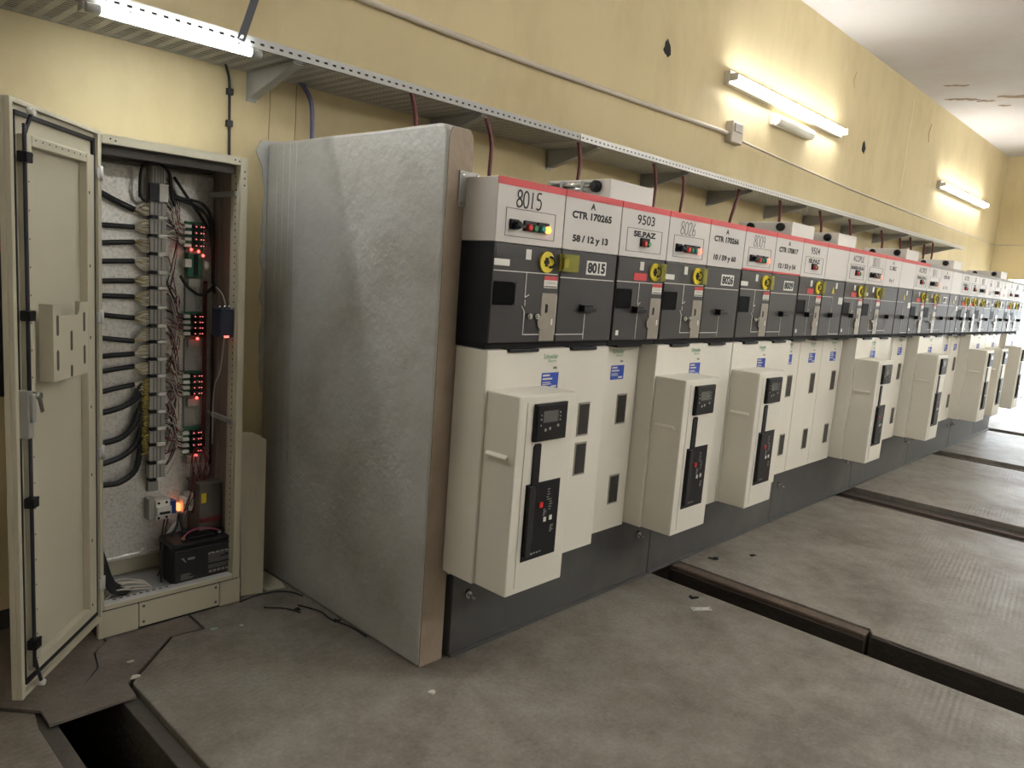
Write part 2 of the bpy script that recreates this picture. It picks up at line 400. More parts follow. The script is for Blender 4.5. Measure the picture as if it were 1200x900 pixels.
wall_back = put('wall_back', MB().box(XL - .2, XE + .2, WY, WY + .2, -.66, ZC), M_WALL, kind='structure')
tag(wall_back, 'long yellow plastered wall behind the switchgear row', 'wall')
for (x, z, r) in ((3.143, 3.322, .045), (7.353, 3.295, .05)):
    mb = MB(); k = 11
    pts = [(x + r * (1 + .3 * math.sin(3 * i + x)) * math.cos(2 * math.pi * i / k), z + 1.25 * r * (1 + .25 * math.cos(2 * i)) * math.sin(2 * math.pi * i / k)) for i in range(k)]
    put('hole', mb.prism(pts, WY - .004, WY + .02, 'y'), M_GAP, wall_back, label='dark ragged hole knocked in the yellow plaster')
M_CRACK = mat('bare_crack', rgb(150, 128, 92), 0.9, var=0.2, scale=30)
M_SCAR = mat('filled_crack', rgb(226, 210, 170), 0.8, var=0.1, scale=30)
for (pts, w, m) in (([(8.86, 4.16), (8.88, 3.9), (8.83, 3.6), (8.86, 3.3), (8.82, 2.98)], .035, M_SCAR), ([(9.72, 4.0), (9.66, 3.86), (9.70, 3.76)], .03, M_CRACK), ([(6.86, 4.02), (6.80, 3.92), (6.84, 3.85)], .012, M_CRACK),
                    ([(-.085, 2.37), (-.083, 2.25), (-.088, 2.1)], .003, M_CRACK), ([(.05, 2.37), (.052, 2.22), (.047, 2.1)], .003, M_CRACK)):
    n_ = len(pts); pl_ = [(p[0] - w * (.3 + .3 * (i % 2)), p[1]) for i, p in enumerate(pts)] + [(p[0] + w * (.2 + .3 * ((i + 1) % 2)), p[1]) for i, p in reversed(list(enumerate(pts)))]
    put('plaster_crack', MB().prism(pl_, WY - .002, WY + .005, 'y'), m, wall_back)
def wall_x(name, x0, x1, d0, d1, dz, label):
    mb = MB(); mb.box(x0, x1, YF - .2, d0, -.66, ZC); mb.box(x0, x1, d1, WY + .2, -.66, ZC); mb.box(x0, x1, d0, d1, dz, ZC); mb.box(x0, x1, d0, d1, -.66, 0)
    return tag(put(name, mb, M_WALL, kind='structure'), label, 'wall')
wall_x('wall_end', XE, XE + .2, -1.55, 1.15, 2.12, 'yellow end wall with a bright open doorway')
tag(put('wall_left', MB().box(XL - .2, XL, YF - .2, WY + .2, -.66, ZC), M_WALLBOUNCE, kind='structure'), 'unseen side wall left of the camera, pale for bounce', 'wall')
tag(put('wall_front', MB().box(XL - .2, XE + .2, YF - .2, YF, -.66, ZC), M_WALLBOUNCE, kind='structure'), 'unseen wall behind the camera, pale for bounce, carrying added tube lamps', 'wall')
ceiling = tag(put('ceiling', MB().box(XL - .2, XE + .2, YF - .2, WY + .2, ZC, ZC + .2), M_CEIL, kind='structure'), 'white painted ceiling with peeling patches', 'ceiling')
M_PEEL = mat('bare_ceiling', rgb(150, 128, 104), 0.9, var=0.25, scale=20)
for (cx, cy, a, b, sd) in ((9.75, 1.12, .20, .07, 1), (9.95, .90, .10, .05, 2), (9.9, .42, .34, .09, 3), (9.0, 1.02, .14, .04, 4), (10.3, .75, .07, .04, 6), (10.9, .30, .22, .07, 5)):
    rnd = random.Random(sd); k = 18; pts = []
    for i in range(k):
        ca = a * math.cos(2 * math.pi * i / k) * (.7 + .4 * rnd.random()); sb_ = b * math.sin(2 * math.pi * i / k) * (.3 + 1.1 * rnd.random())
        pts.append((cx + .45 * ca + sb_, cy - ca + .45 * sb_))
    put('peeled_patch', MB().prism(pts, ZC - .004, ZC + .01), M_PEEL, ceiling)
tag(put('baseboard_back', MB().box(XL, -.945, WY - .012, WY, -.01, .075), M_SILL, kind='structure'), 'dark painted strip along the foot of the yellow wall', 'baseboard')
M_GROUND = mat('outside_ground', rgb(190, 188, 182), 0.8, var=0.05)
tag(put('ground', MB().box(XE + .2, 40, -25, 25, -.3, -.03), M_GROUND, kind='structure'), 'sunlit ground outside the far doorway', 'ground')

# plastered partition between the cabinet and the cubicles
part = MB()
prof = [(.178, 0), (.178, 2.03), (.182, 2.055), (.20, 2.075), (.24, 2.082), (.6, 2.080), (1.0, 2.083), (WY, 2.079), (WY, 0)]
part.prism(prof, -.089, .040, 'x')
wp = put('wall_partition', part, M_CONC, kind='structure', bevel=0.012)
tag(wp, 'grey plastered concrete partition between cabinet and cubicles', 'partition')
put('raw_end', MB().prism([(-.081, 0), (-.083, 2.03), (-.070, 2.066), (.012, 2.068), (.030, 2.05), (.034, 2.0), (.034, 0)], .1745, .179, 'y'), M_CONCF, wp, label='bare brownish end face of the partition')
rnd = random.Random(3)
pp = [(-.09, .9)] + [(-.098 - .022 * rnd.random(), .95 + i * .06) for i in range(18)] + [(-.15, 2.04), (-.125, 2.09), (-.02, 2.10), (.05, 2.12), (.06, 2.05), (-.09, 2.0)]
put('plaster_smear', MB().prism(pp, WY - .006, WY + .002, 'y'), M_CONC, wp)
for i in range(4):
    put('trowel_ridge', MB().cyl((-.088, 1.20 + i * .055, .6), (-.0885, 1.20 + i * .055, 2.07), .0024, 8), M_CONC, wp)

# ------------------------------------------------------------------ lamps and wall fittings
def tube_light(label, x0, x1, y, z, m, sgn=-1, group='wall tube lamps'):
    t = thing('tube_light', ((x0 + x1) / 2, y, z - .06), label, 'lamp', group)
    wput('housing', MB().box(x0, x1, min(y, y + sgn * .055), max(y, y + sgn * .055), z - .055, z + .055), M_FIX, t, bevel=0.006)
    for xx in (x0 + .012, x1 - .035):
        wput('tube_holder', MB().box(xx, xx + .023, min(y + sgn * .05, y + sgn * .12), max(y + sgn * .05, y + sgn * .12), z - .03, z + .03), M_FIX, t, bevel=0.004)
    wput('tube', MB().cyl((x0 + .035, y + sgn * .088, z), (x1 - .035, y + sgn * .088, z), .026, 16), m, t)
    return t
tube_light('lit tube lamp high on the yellow wall above the open cabinet', -2.35, .20, WY, 3.315, M_TUBEW)
tube_light('long lit tube lamp above the small emergency light', 4.02, 6.55, WY, 3.315, M_TUBEW)
tube_light('lit tube lamp on the yellow wall nearest the far corner', 10.35, 13.05, WY, 3.28, M_TUBEW)
for i, x in enumerate((0.2, 4.0, 7.6, 11.2)):  # invented fill lamps out of view, added to light the cubicle fronts
    tube_light(('leftmost', 'second', 'third', 'rightmost')[i] + ' added tube lamp on the wall behind the camera', x, x + 2.5, YF, 3.3, M_FILLF, 1, 'added tube lamps behind the camera')

for i, x in enumerate((0.6, 5.2, 10.0)):   # added fill lamps out of view: twin-tube battens over the aisle
    t = thing('fill_ceiling_light', (x + 1.2, -2.7, ZC - .12), ('leftmost', 'middle', 'rightmost')[i] + ' added twin tube batten on the ceiling over the aisle', 'lamp', 'added ceiling battens over the aisle')
    wput('housing', MB().box(x, x + 2.4, -2.78, -2.62, ZC - .06, ZC - .001), M_FIX, t, bevel=.006)
    for yy in (-2.74, -2.66): wput('tube', MB().cyl((x + .03, yy, ZC - .085), (x + 2.37, yy, ZC - .085), .02, 12), M_FILLC, t)

t = thing('tube_light', (-.67, 1.05, 2.33), 'short bright tube lamp under the cable tray above the open cabinet', 'lamp')
wput('housing', MB().box(-1.005, -.352, 1.045, 1.098, 2.345, 2.373), M_GALV, t, bevel=0.003)
wput('tube', MB().cyl((-.955, 1.030, 2.352), (-.405, 1.030, 2.352), .0165, 16), M_TUBEN, t)
for a, b in ((-1.0, -.955), (-.405, -.362)):
    wput('tube_holder', MB().cyl((a, 1.030, 2.352), (b, 1.030, 2.352), .0175, 14), M_GALV, t)
for x in (-.86, -.46):
    wput('spring_clip', MB().box(x, x + .006, 1.022, 1.06, 2.366, 2.374), M_HANG, t)

t = thing('emergency_light', (5.4, WY, 3.1), 'small unlit emergency light below the long tube lamp', 'emergency light')
wput('housing', MB().box(4.93, 5.78, WY - .05, WY, 3.10, 3.20), M_FIX, t, bevel=0.015)
wput('diffuser', MB().cyl((4.95, WY - .05, 3.15), (5.76, WY - .05, 3.15), .05, 16), mat('milky_cover', rgb(226, 222, 208), .35, var=0), t)
t = thing('junction_box', (4.24, WY, 2.81), 'grey switch box on the wall conduit', 'junction box')
wput('box', MB().box(4.14, 4.34, WY - .07, WY, 2.81, 2.99), M_PVC, t, bevel=0.012)
wput('switch', MB().box(4.17, 4.29, WY - .082, WY - .07, 2.90, 2.97), M_GREYSIDE, t, bevel=0.005)
cd = MB().tube([(-.6, WY - .02, 2.868), (.389, WY - .02, 2.858), (1.49, WY - .02, 2.851), (2.9, WY - .02, 2.868), (4.15, WY - .02, 2.885)], .017, 10, 6)
tag(wput('conduit', cd, M_PVC), 'thick grey conduit along the wall left of the switch box', 'conduit')
cd = MB().tube([(4.33, WY - .014, 2.868), (6.57, WY - .014, 2.804), (9.1, WY - .014, 2.769), (14.36, WY - .014, 2.725)], .010, 8, 5)
tag(wput('conduit', cd, M_PVC), 'thin pale conduit running right of the switch box to the far corner', 'conduit')
tag(wput('conduit', MB().tube([(XE - .014, 1.42, 2.728), (XE - .014, 0, 2.75), (XE - .014, -1.5, 2.77)], .010, 8, 3), M_PVC), 'pale conduit on the far end wall above the doorway', 'conduit')

# ------------------------------------------------------------------ cable tray on brackets
TZ, TO = 2.375, 1.04
def slotted(mb, u0, u1, v0, v1, pu, pv, su, sv, fn, t):
    """perforated strip with real openings, made of quads; fn maps (u, v, w) to space"""
    nu = max(1, int(round((u1 - u0) / pu))); nv = max(1, int(round((v1 - v0) / pv))); du = (u1 - u0) / nu; dv = (v1 - v0) / nv
    for i in range(nu):
        a = u0 + i * du; b = a + (du - su) / 2; c = b + su; d = a + du
        for w in (0, t):
            q = [fn(a, v0, w), fn(b, v0, w), fn(b, v1, w), fn(a, v1, w), fn(c, v0, w), fn(d, v0, w), fn(d, v1, w), fn(c, v1, w)]
            mb.add(q, [(0, 1, 2, 3), (4, 5, 6, 7)])
        for j in range(nv + 1):
            e = v0 + j * dv - (dv - sv) / 2; f = v0 + j * dv + (dv - sv) / 2
            e = max(e, v0); f = min(f, v1)
            mb.add([fn(b, e, 0), fn(c, e, 0), fn(c, f, 0), fn(b, f, 0), fn(b, e, t), fn(c, e, t), fn(c, f, t), fn(b, f, t)],
                   [(0, 1, 2, 3), (4, 5, 6, 7), (0, 1, 5, 4), (2, 3, 7, 6)])
def tray(x0, x1, m, label):
    t = thing('cable_tray', ((x0 + x1) / 2, (TO + WY) / 2, TZ), label, 'cable tray', 'cable tray lengths along the wall')
    mb = MB(); slotted(mb, x0, x1, TO, WY - .004, .062, .027, .036, .011, lambda u, v, w: (u, v, TZ + w), .0015)
    wput('perforated_base', mb, m, t)
    mb = MB(); slotted(mb, x0, x1, TZ, TZ + .040, .042, .040, .018, .009, lambda u, v, w: (u, TO + w, v), .0015)
    mb.box(x0, x1, TO, TO + .010, TZ + .040, TZ + .0415)
    wput('front_flange', mb, m, t)
    wput('back_flange', MB().box(x0, x1, WY - .0055, WY - .004, TZ, TZ + .04), m, t)
    return t
tray(-2.6, 1.69, M_GALV, 'dull galvanised perforated cable tray above the cabinet and partition')
tray(1.70, 6.2, M_GALVN, 'bright perforated cable tray above the middle of the cubicle row')
tray(6.21, 10.6, M_GALVN, 'farthest bright perforated cable tray length ending before the corner')
t = thing('cable_bundle', (4.0, 1.25, TZ + .002), 'bundle of dark cables lying in the cable tray', 'cables')
for k in range(9):
    yy = TO + .045 + k * .043
    wput('cable', MB().tube([(-2.5 + j * 1.3, yy + .006 * math.sin(j * 1.7 + k), TZ + .024) for j in range(11)], .0195, 7, 2), M_RUB, t)
ob = [(WY, 2.372), (TO + .01, 2.372), (TO + .01, 2.362), (WY - .03, 2.262), (WY, 2.262)]
bx = [-.20, .885, 1.875, 2.955, 3.955, 5.048, 5.94, 7.0, 8.05, 9.1, 10.15]
where = ['first from the left, left of the concrete partition', 'second from the left, over the partition edge', 'third from the left', 'fourth from the left', 'fifth from the left', 'sixth from the left', 'seventh from the left',
         'fourth from the far tray end', 'third from the far tray end', 'second from the far tray end', 'nearest the far tray end']
for i, x in enumerate(bx):
    t = thing('tray_bracket', (x, WY, 2.262), 'galvanised cantilever tray bracket ' + where[i], 'bracket', 'cantilever brackets under the cable tray')
    wput('web', MB().prism(ob, x - .002, x + .002, 'x'), M_GALV, t)
    wput('top_flange', MB().box(x, x + .04, TO + .01, WY, 2.3695, 2.3735), M_GALV, t)
    wput('bottom_flange', MB().bar((x + .02, TO + .01, 2.362), (x + .02, WY - .03, 2.262), .04, .003, (0, 0, 1)), M_GALV, t)
    wput('wall_plate', MB().box(x - .002, x + .045, WY - .006, WY, 2.25, 2.372), M_GALV, t)
t = thing('tray_hanger', (-.43, 1.035, 2.40), 'dark flat bar bolted to the tray edge above the cabinet lamp', 'hanger')
wput('bar', MB().bar((-.447, 1.030, 2.385), (-.37, 1.030, 2.62), .030, .006, (0, 1, 0)), M_HANG, t)
wput('bolt', MB().cyl((-.448, 1.03, 2.398), (-.448, 1.012, 2.398), .006, 8), M_CHROME, t)

# drop cables from the tray into the cubicle roofs
drops = [(.439, 1.06, .45, 'behind the concrete partition'), (.937, 1.065, .985, 'second from the left'), (1.749, 1.09, 1.754, 'third from the left'), (2.577, 1.09, 2.606, 'fourth from the left'),
         (2.969, 1.10, 2.978, 'fifth from the left'), (3.906, 1.14, 3.80, 'sixth from the left, bowed'), (4.661, 1.13, 4.674, 'seventh from the left'), (5.485, 1.10, 5.567, 'eighth from the left'),
         (6.291, 1.11, 6.375, 'sixth from the far tray end'), (7.571, 1.2, 7.65, 'fifth from the far tray end'), (8.133, 1.17, 8.245, 'fourth from the far tray end'), (8.495, 1.15, 8.58, 'third from the far tray end'),
         (9.12, 1.16, 9.16, 'second from the far tray end'), (9.40, 1.13, 9.41, 'nearest the far tray end')]
for (x, y, xb, w) in drops:
    rr = .011 if x < 3 else .013
    c = MB().tube([(x - .10, y + .02, TZ + .025), (x - .03, y + .005, TZ + .02), (x, y, TZ - .02), (x * .4 + xb * .6 + .02, y, 2.24), (xb, y, 2.08), (xb - .01, y - .01, 1.90), (xb - .01, y - .02, 1.63)], rr, 8, 4)
    tag(wput('drop_cable', c, M_CABR), 'dark red cable dropping from the tray ' + w, 'cable', 'red cables dropping from the tray')
c = MB().tube([(-.05, 1.39, TZ + .02), (.02, 1.40, TZ + .012), (.06, 1.405, TZ - .015), (.105, 1.41, 2.29), (.114, 1.41, 2.14), (.118, 1.41, 1.9), (.118, 1.41, 1.63)], .011, 8, 4)
tag(wput('drop_cable', c, M_CABB), 'blue violet cable curving down behind the concrete partition', 'cable')
t = thing('wall_cable', (-.29, WY, 1.97), 'thin black cable clipped to the wall above the cabinet', 'cable')
wput('sheath', MB().tube([(-.33, WY - .05, TZ + .01), (-.305, WY - .02, TZ - .01), (-.288, WY - .011, 2.31), (-.284, WY - .011, 2.15), (-.281, WY - .011, 1.965)], .006, 8, 4), M_RUB, t)
for z in (2.272, 2.135):
    wput('clip', MB().box(-.299, -.27, WY - .02, WY, z - .014, z + .014), M_RUB, t, bevel=.003)

# ------------------------------------------------------------------ the switchgear row
W = .375
def WX(n): return W * n if n <= 16 else W * 16 + .345 * (n - 16)
ZT, ZB, ZK = 1.9007, 1.6709, 1.3065
UP = {  # module number: (kind, lettering)
    0: ('hand', '8015'), 1: ('ctr', ('A', 'CTR 170265', '58 / 12 y 13')), 2: ('se', ('9503', 'SE.PAZ')),
    3: ('hand', '8026'), 4: ('ctr', ('A', 'CTR 170266', '10 / 59 y 60')), 5: ('hand', '8009'), 6: ('ctr', ('A', 'CTR 170817', '12 / 53 y 54')),
    7: ('se', ('9504', 'SE.PAZ')), 8: ('blank', None), 9: ('se', ('ACOPLE', 'BARRA RUA')), 10: ('hand', '8010'), 11: ('ctr', ('A', 'C. BEC', '0 y 1')),
    12: ('blank', None), 13: ('se', ('ACOPLE', 'PRINCIPAL')), 14: ('hand', '8011'), 15: ('ctr', ('A', 'CTR 170', '6 / 1 2')), 16: ('blank', None),
    17: ('se', ('ACOPLE', 'BARRA 2')), 18: ('se', ('SE', 'CTRO')), 19: ('hand', '8012'), 20: ('ctr', ('A', 'CTR', '1 / 2')), 21: ('hand', '8013'),
    22: ('ctr', ('A', 'CTR', '3 / 4')), 23: ('se', ('SE', 'PAZ')), 24: ('hand', '8014'), 25: ('ctr', ('A', 'CTR', '5 / 6'))}
TAGS = {1: '8015', 4: '8026', 6: '8009', 15: '8011', 20: '8012', 22: '8013', 25: '8014'}
BO = 0.05
strs = set()
for k, v in UP.items():
    if v[0] in ('ctr', 'se'): strs |= {(s_, BO) for s_ in v[1]} | {(v[1][0], .012)}
strs |= {(v, BO) for v in TAGS.values()}
strs |= {('Schneider', .01), ('Electric', 0.0), ('SM6', .02), ('VISION', .02), ('DANGER', .02), ('6FM-40', .02), ('12V 40Ah', .02), ('I', .02), ('O', .02)}
prepare_text(sorted(strs))

def frame_line(mb, x0, x1, z0, z1, y, t=.0022):
    mb.box(x0, x1, y - .001, y + .002, z1 - t, z1); mb.box(x1 - t, x1, y - .001, y + .002, z0, z1)
    mb.box(x0, x1, y - .001, y + .002, z0, z0 + t); mb.box(x0, x0 + t, y - .001, y + .002, z0, z1)
    return mb

def control_box(root, n, w):
    """low-voltage compartment on top of the module"""
    at = (WX(n), 0, 0); kind, txt = UP[n]
    c = put('control_box', lambda: MB().box(.0028, w - .0012, 0, .42, ZB + .002, ZT), M_LVW, root, at, key=('lv', w), bevel=.003)
    red = n <= 13
    put('stripe', lambda: MB().box(.002, w - .002, -.0012, .002, 1.875, ZT + .0006), M_RED if red else M_GREYST, c, at, key=('st', w, red))
    if n in (5, 6): put('stripe', lambda: MB().box(.002, w - .002, -.0012, .002, ZB + .003, ZB + .013), M_RED, c, at, key=('st2', w))
    if n: put('seam', lambda: MB().box(.0, .003, .002, .2, ZB, ZT - .001), M_GAP, c, at, key=('seam',))
    s = w / .375
    y = -.0012
    if kind == 'hand':
        put('handwriting', hand_mb(txt, .098 * s, .238 * s, 1.805, 1.864, y, .0032 if n == 0 else .0022), M_INK if n == 0 else M_INKG, c, at)
    elif kind == 'ctr':
        a, b, d = txt; lw = min(1, len(b) / 10) * .26 * s; mid = .175 * s; dw = min(1, len(d) / 12) * .235 * s
        for ln in ((a, BO, mid - .016, mid + .016, 1.840, 1.866), (b, BO, mid - lw / 2, mid + lw / 2, 1.797, 1.828), (d, BO, mid - dw / 2, mid + dw / 2, 1.699 if 'y' in d else 1.706, 1.735)):
            put('lettering', text_mb([ln], y), M_INK, c, at)
    elif kind == 'se':
        a, b = txt; la = .034 * len(a) * s; lb = min(.029 * len(b), .24) * s; mid = .184 * s
        for ln in ((a, .012, mid - la / 2, mid + la / 2, 1.816, 1.858), (b, BO, mid - lb / 2, mid + lb / 2, 1.762, 1.788)):
            put('lettering', text_mb([ln], y), M_INK, c, at)
    if kind in ('hand', 'se'):
        put('panel_outline', lambda: frame_line(MB(), .050 * s, .322 * s, 1.697, 1.798, -.0002), M_INKG, c, at, key=('rec', w))
    def lamp(x, m, key):
        put({'r': 'red_button', 'g': 'green_button', 't': 'teal_lamp', 'o': 'orange_lamp', 'l': 'red_lamp'}[key],
            lambda: MB().cyl((0, -.010, 0), (0, -.020, 0), .0135, 14).cyl((0, -.020, 0), (0, -.024, 0), .0135, 14, .010), m, c, (WX(n) + x * s, 0, 1.735), key=('lamp', key))
    def bezel(x0, x1):
        put('button_bezel', lambda: MB().box(0, (x1 - x0), -.011, .001, 0, .038), M_DEEP, c, (WX(n) + x0 * s, 0, 1.722), key=('bez', round(x1 - x0, 3)), bevel=.003)
    if kind == 'hand':
        put('selector_switch', lambda: MB().box(-.022, .018, -.011, .001, -.016, .02).cyl((0, -.01, 0), (0, -.03, 0), .015, 14).bar((-.016, -.032, .004), (.026, -.032, -.004), .010, .012, (0, 1, 0)), M_DEEP, c, (WX(n) + .092 * s, 0, 1.738), key=('sel',))
        bezel(.143, .207); bezel(.215, .280)
        lamp(.163, M_BRED, 'r'); lamp(.194, M_BGRN, 'g'); lamp(.236, M_BTEAL, 't')
        lamp(.267, M_ORANGE if n == 0 else M_REDL, 'o' if n == 0 else 'l')
    if kind == 'se':
        bezel(.150, .215); lamp(.168, M_BRED, 'r'); lamp(.197, M_BGRN, 'g')
    return c

def mimic(n, w):
    """white one-line diagram printed on the charcoal panel"""
    k = UP[n][0]; mb = MB(); s = w / .375; y0, y1 = -.0012, .001; t = .0035
    def h(x0, x1, z): mb.box(x0 * s, x1 * s, y0, y1, z - t / 2, z + t / 2)
    def v(x, z0, z1): mb.box(x * s - t / 2, x * s + t / 2, y0, y1, z0, z1)
    def d(x0, z0, x1, z1): mb.bar((x0 * s, 0, z0), (x1 * s, 0, z1), t * .8, .0024, (0, 1, 0))
    if k == 'hand':
        h(.006, .36, 1.572); v(.182, 1.478, 1.572); d(.182, 1.478, .204, 1.489); v(.184, 1.446, 1.470); d(.168, 1.446, .184, 1.425); v(.184, 1.34, 1.425); h(.182, .362, 1.338); v(.366, 1.338, 1.49)
    elif k == 'ctr':
        h(.004, .357, 1.563); h(.0, .178, 1.337); v(.178, 1.316, 1.422)
    elif k == 'se':
        h(.006, .36, 1.565); v(.178, 1.47, 1.565); d(.180, 1.462, .198, 1.478); v(.182, 1.314, 1.43)
    else:
        h(.006, .185, 1.563); v(.185, 1.318, 1.563); h(.185, .36, 1.318)
    return mb

def op_panel(root, n, w, li=.003, ri=.003):
    at = (WX(n), 0, 0); k = UP[n][0]; s = w / .375; X0 = WX(n)
    p = put('operating_panel', lambda: MB().box(li, w - ri, 0, .3, ZK, ZB), M_BLACK, root, at, key=('op', w, li, ri), bevel=.004)
    if n == 0: put('side_panel', MB().box(.0, li, .004, .172, ZK, ZB), M_NAVY, p, at)
    put('mimic_line', mimic(n, w), M_LINE, p, at)
    def q(name, key, fn, m, x=0, z=0, **kw): return put(name, fn, m, p, (X0 + x * s, 0, z), key=key, **kw)
    handle = lambda: MB().box(-.040, .048, -.006, .001, -.016, .016).box(-.040, -.030, -.030, -.004, -.014, .014).box(-.030, .046, -.026, -.018, -.012, .004)
    if k in ('hand', 'se'):
        q('nameplate', ('np',), lambda: MB().box(0, .150, -.0012, .001, 0, .036), mat('etched_nameplate', rgb(46, 45, 46), .4, var=.5, scale=160, stretch=(1, 1, 3)), .012, 1.620)
        q('inspection_label', ('il',), lambda: MB().box(0, .030, -.0014, .001, 0, .038), M_LABEL, .170, 1.619)
        q('inspection_window', ('iw',), lambda: MB().prism([(0, .006), (0, .080), (.006, .086), (.100, .086), (.114, .076), (.114, .010), (.102, 0), (.006, 0)], -.0016, .001, 'y'), M_VOID, .010, 1.447)
        q('window_rim', ('wr',), lambda: MB().box(.0, .118, -.0030, .001, -.0035, .0).box(.116, .120, -.003, .001, -.003, .088).box(0, .118, -.003, .001, .087, .0905), M_BLACK, .008, 1.447)
        if n < 18:
            q('warning_label', ('wl',), lambda: MB().box(0, .078, -.0014, .001, 0, .046), M_LABEL, .284, 1.518)
            q('warning_header', ('wh',), lambda: MB().box(0, .078, -.0022, .001, .030, .046), M_RED, .284, 1.518)
            q('warning_lines', ('wls',), lambda: MB().box(.006, .070, -.0020, .001, .022, .0235).box(.006, .072, -.0020, .001, .016, .0175).box(.004, .074, -.0020, .001, .003, .008), M_INKG, .284, 1.518)
        q('selector_disc', ('yd',), lambda: MB().cyl((0, .001, 0), (0, -.010, 0), .040, 24), M_YELLOW, .286, 1.616)
        q('disc_key', ('yk',), lambda: MB().box(-.008, .008, -.0125, -.009, -.017, .017).box(-.014, .014, -.0118, -.009, -.006, .006), M_DEEP, .280, 1.616)
        q('disc_lever', ('yl',), lambda: MB().tube([(.010, -.012, -.018), (.024, -.016, -.016), (.032, -.02, 0), (.024, -.016, .018), (.010, -.012, .020)], .0042, 8, 3), M_DEEP, .286, 1.616)
        if n > 0:
            q('disc_cover', ('yc',), lambda: MB().box(.012, .052, -.034, -.002, -.040, .040), M_PLEXI, .286, 1.616, bevel=.004)
        q('lock_plate', ('lp',), lambda: MB().box(0, .088, -.0030, .001, 0, .186).cyl((.012, -.002, .072), (.012, -.007, .072), .030, 18), M_PLATE, .276, 1.312, bevel=.0015)
        q('lock_slot', ('ls',), lambda: MB().prism([(0, 0), (.010, 0), (.014, .006), (.014, .028), (.010, .034), (0, .034)], -.0042, -.002, 'y'), M_DEEP, .300, 1.422)
        q('lock_tag', ('lt',), lambda: MB().box(0, .010, -.0042, -.002, 0, .024), M_LABEL, .338, 1.375)
        if n in TAGS or k == 'se' or n >= 0:
            q('small_label', ('sl', k), (lambda: MB().box(0, .080, -.0014, .001, 0, .024)) if k == 'hand' else (lambda: MB().box(0, .100, -.0014, .001, 0, .032)), M_LABEL if k == 'hand' else M_RED, .006 if k == 'hand' else .130, 1.590 if k == 'hand' else 1.574)
        if k == 'hand':
            for dx in (0, .042):
                q('padlock_ring', ('pr',), lambda: MB().cyl((0, .001, 0), (0, -.014, 0), .011, 12).cyl((0, -.013, 0), (0, -.018, 0), .007, 10), M_CHROME, .208 + dx, 1.408)
        else:
            q('handle', ('hd',), handle, M_DEEP, .178, 1.444, bevel=.002)
            q('rating_tag', ('rt',), lambda: MB().box(0, .020, -.0014, .001, 0, .022), M_LABEL, .030, 1.330)
    elif k == 'ctr':
        if n in TAGS:
            q('number_plate', ('nt',), lambda: MB().box(0, .132, -.0016, .001, 0, .056), M_LABEL, .163, 1.582)
            put('number', text_mb([(TAGS[n], BO, .170 * s, .288 * s, 1.588, 1.632)], -.0022), M_INK, p, at)
        q('handle', ('hd',), handle, M_DEEP, .178, 1.444, bevel=.002)
        if n == 1:
            q('disc_cover', ('dc1',), lambda: MB().box(0, .094, -.034, .0, 0, .068), M_PLEXI, -.020, 1.586, bevel=.003)
            q('cover_key', ('dc2',), lambda: MB().box(.030, .058, -.012, -.001, .016, .050), mat('olive_plastic', rgb(120, 120, 40), .4, var=0), -.020, 1.586)
    else:
        q('inspection_label', ('il',), lambda: MB().box(0, .030, -.0014, .001, 0, .038), M_LABEL, .210, 1.619)
        q('warning_triangle', ('wt',), lambda: MB().prism([(0, 0), (.046, 0), (.023, .046)], -.0016, .001, 'y'), M_YELLOW, .150, 1.585)
        q('warning_label', ('wl',), lambda: MB().box(0, .078, -.0014, .001, 0, .046), M_LABEL, .284, 1.518)
        q('handle', ('hd',), handle, M_DEEP, .178, 1.444, bevel=.002)
    return p

def sign(d, x, z, X0, Y0):
    put('brand_lettering', lambda: text_mb([('Schneider', .01, 0, .088, .058, .078)], -.0008), M_GREEN, d, (X0 + x, Y0, z), key=('sg1',))
    put('brand_subline', lambda: text_mb([('Electric', 0.0, .030, .080, .044, .056)], -.0008), M_GREEN, d, (X0 + x, Y0, z), key=('sg2',))
    put('type_lettering', lambda: text_mb([('SM6', .02, .062, .086, .016, .026)], -.0008), M_INK, d, (X0 + x, Y0, z), key=('sg3',))
    put('rating_label', lambda: MB().box(-.004, .098, -.0012, .001, -.064, .002), M_BLUE, d, (X0 + x, Y0, z), key=('sg4',))
    put('rating_print', lambda: MB().box(.002, .044, -.002, 0, -.012, -.005).box(.002, .060, -.002, 0, -.026, -.019).box(.002, .050, -.002, 0, -.038, -.035).box(.002, .054, -.002, 0, -.045, -.042).box(.056, .088, -.002, 0, -.058, -.050), M_LINE, d, (X0 + x, Y0, z), key=('sg5',))

def pane(d, x, z, X0, Y0):
    o = put('pane_frame', lambda: MB().box(-.008, .072, -.0025, .001, -.008, .138), M_FRAMEW, d, (X0 + x, Y0, z), key=('pf',), bevel=.002)
    put('viewing_pane', lambda: MB().box(0, .064, -.0045, .001, 0, .130), M_GLASSW, d, (X0 + x, Y0, z), key=('pv',))

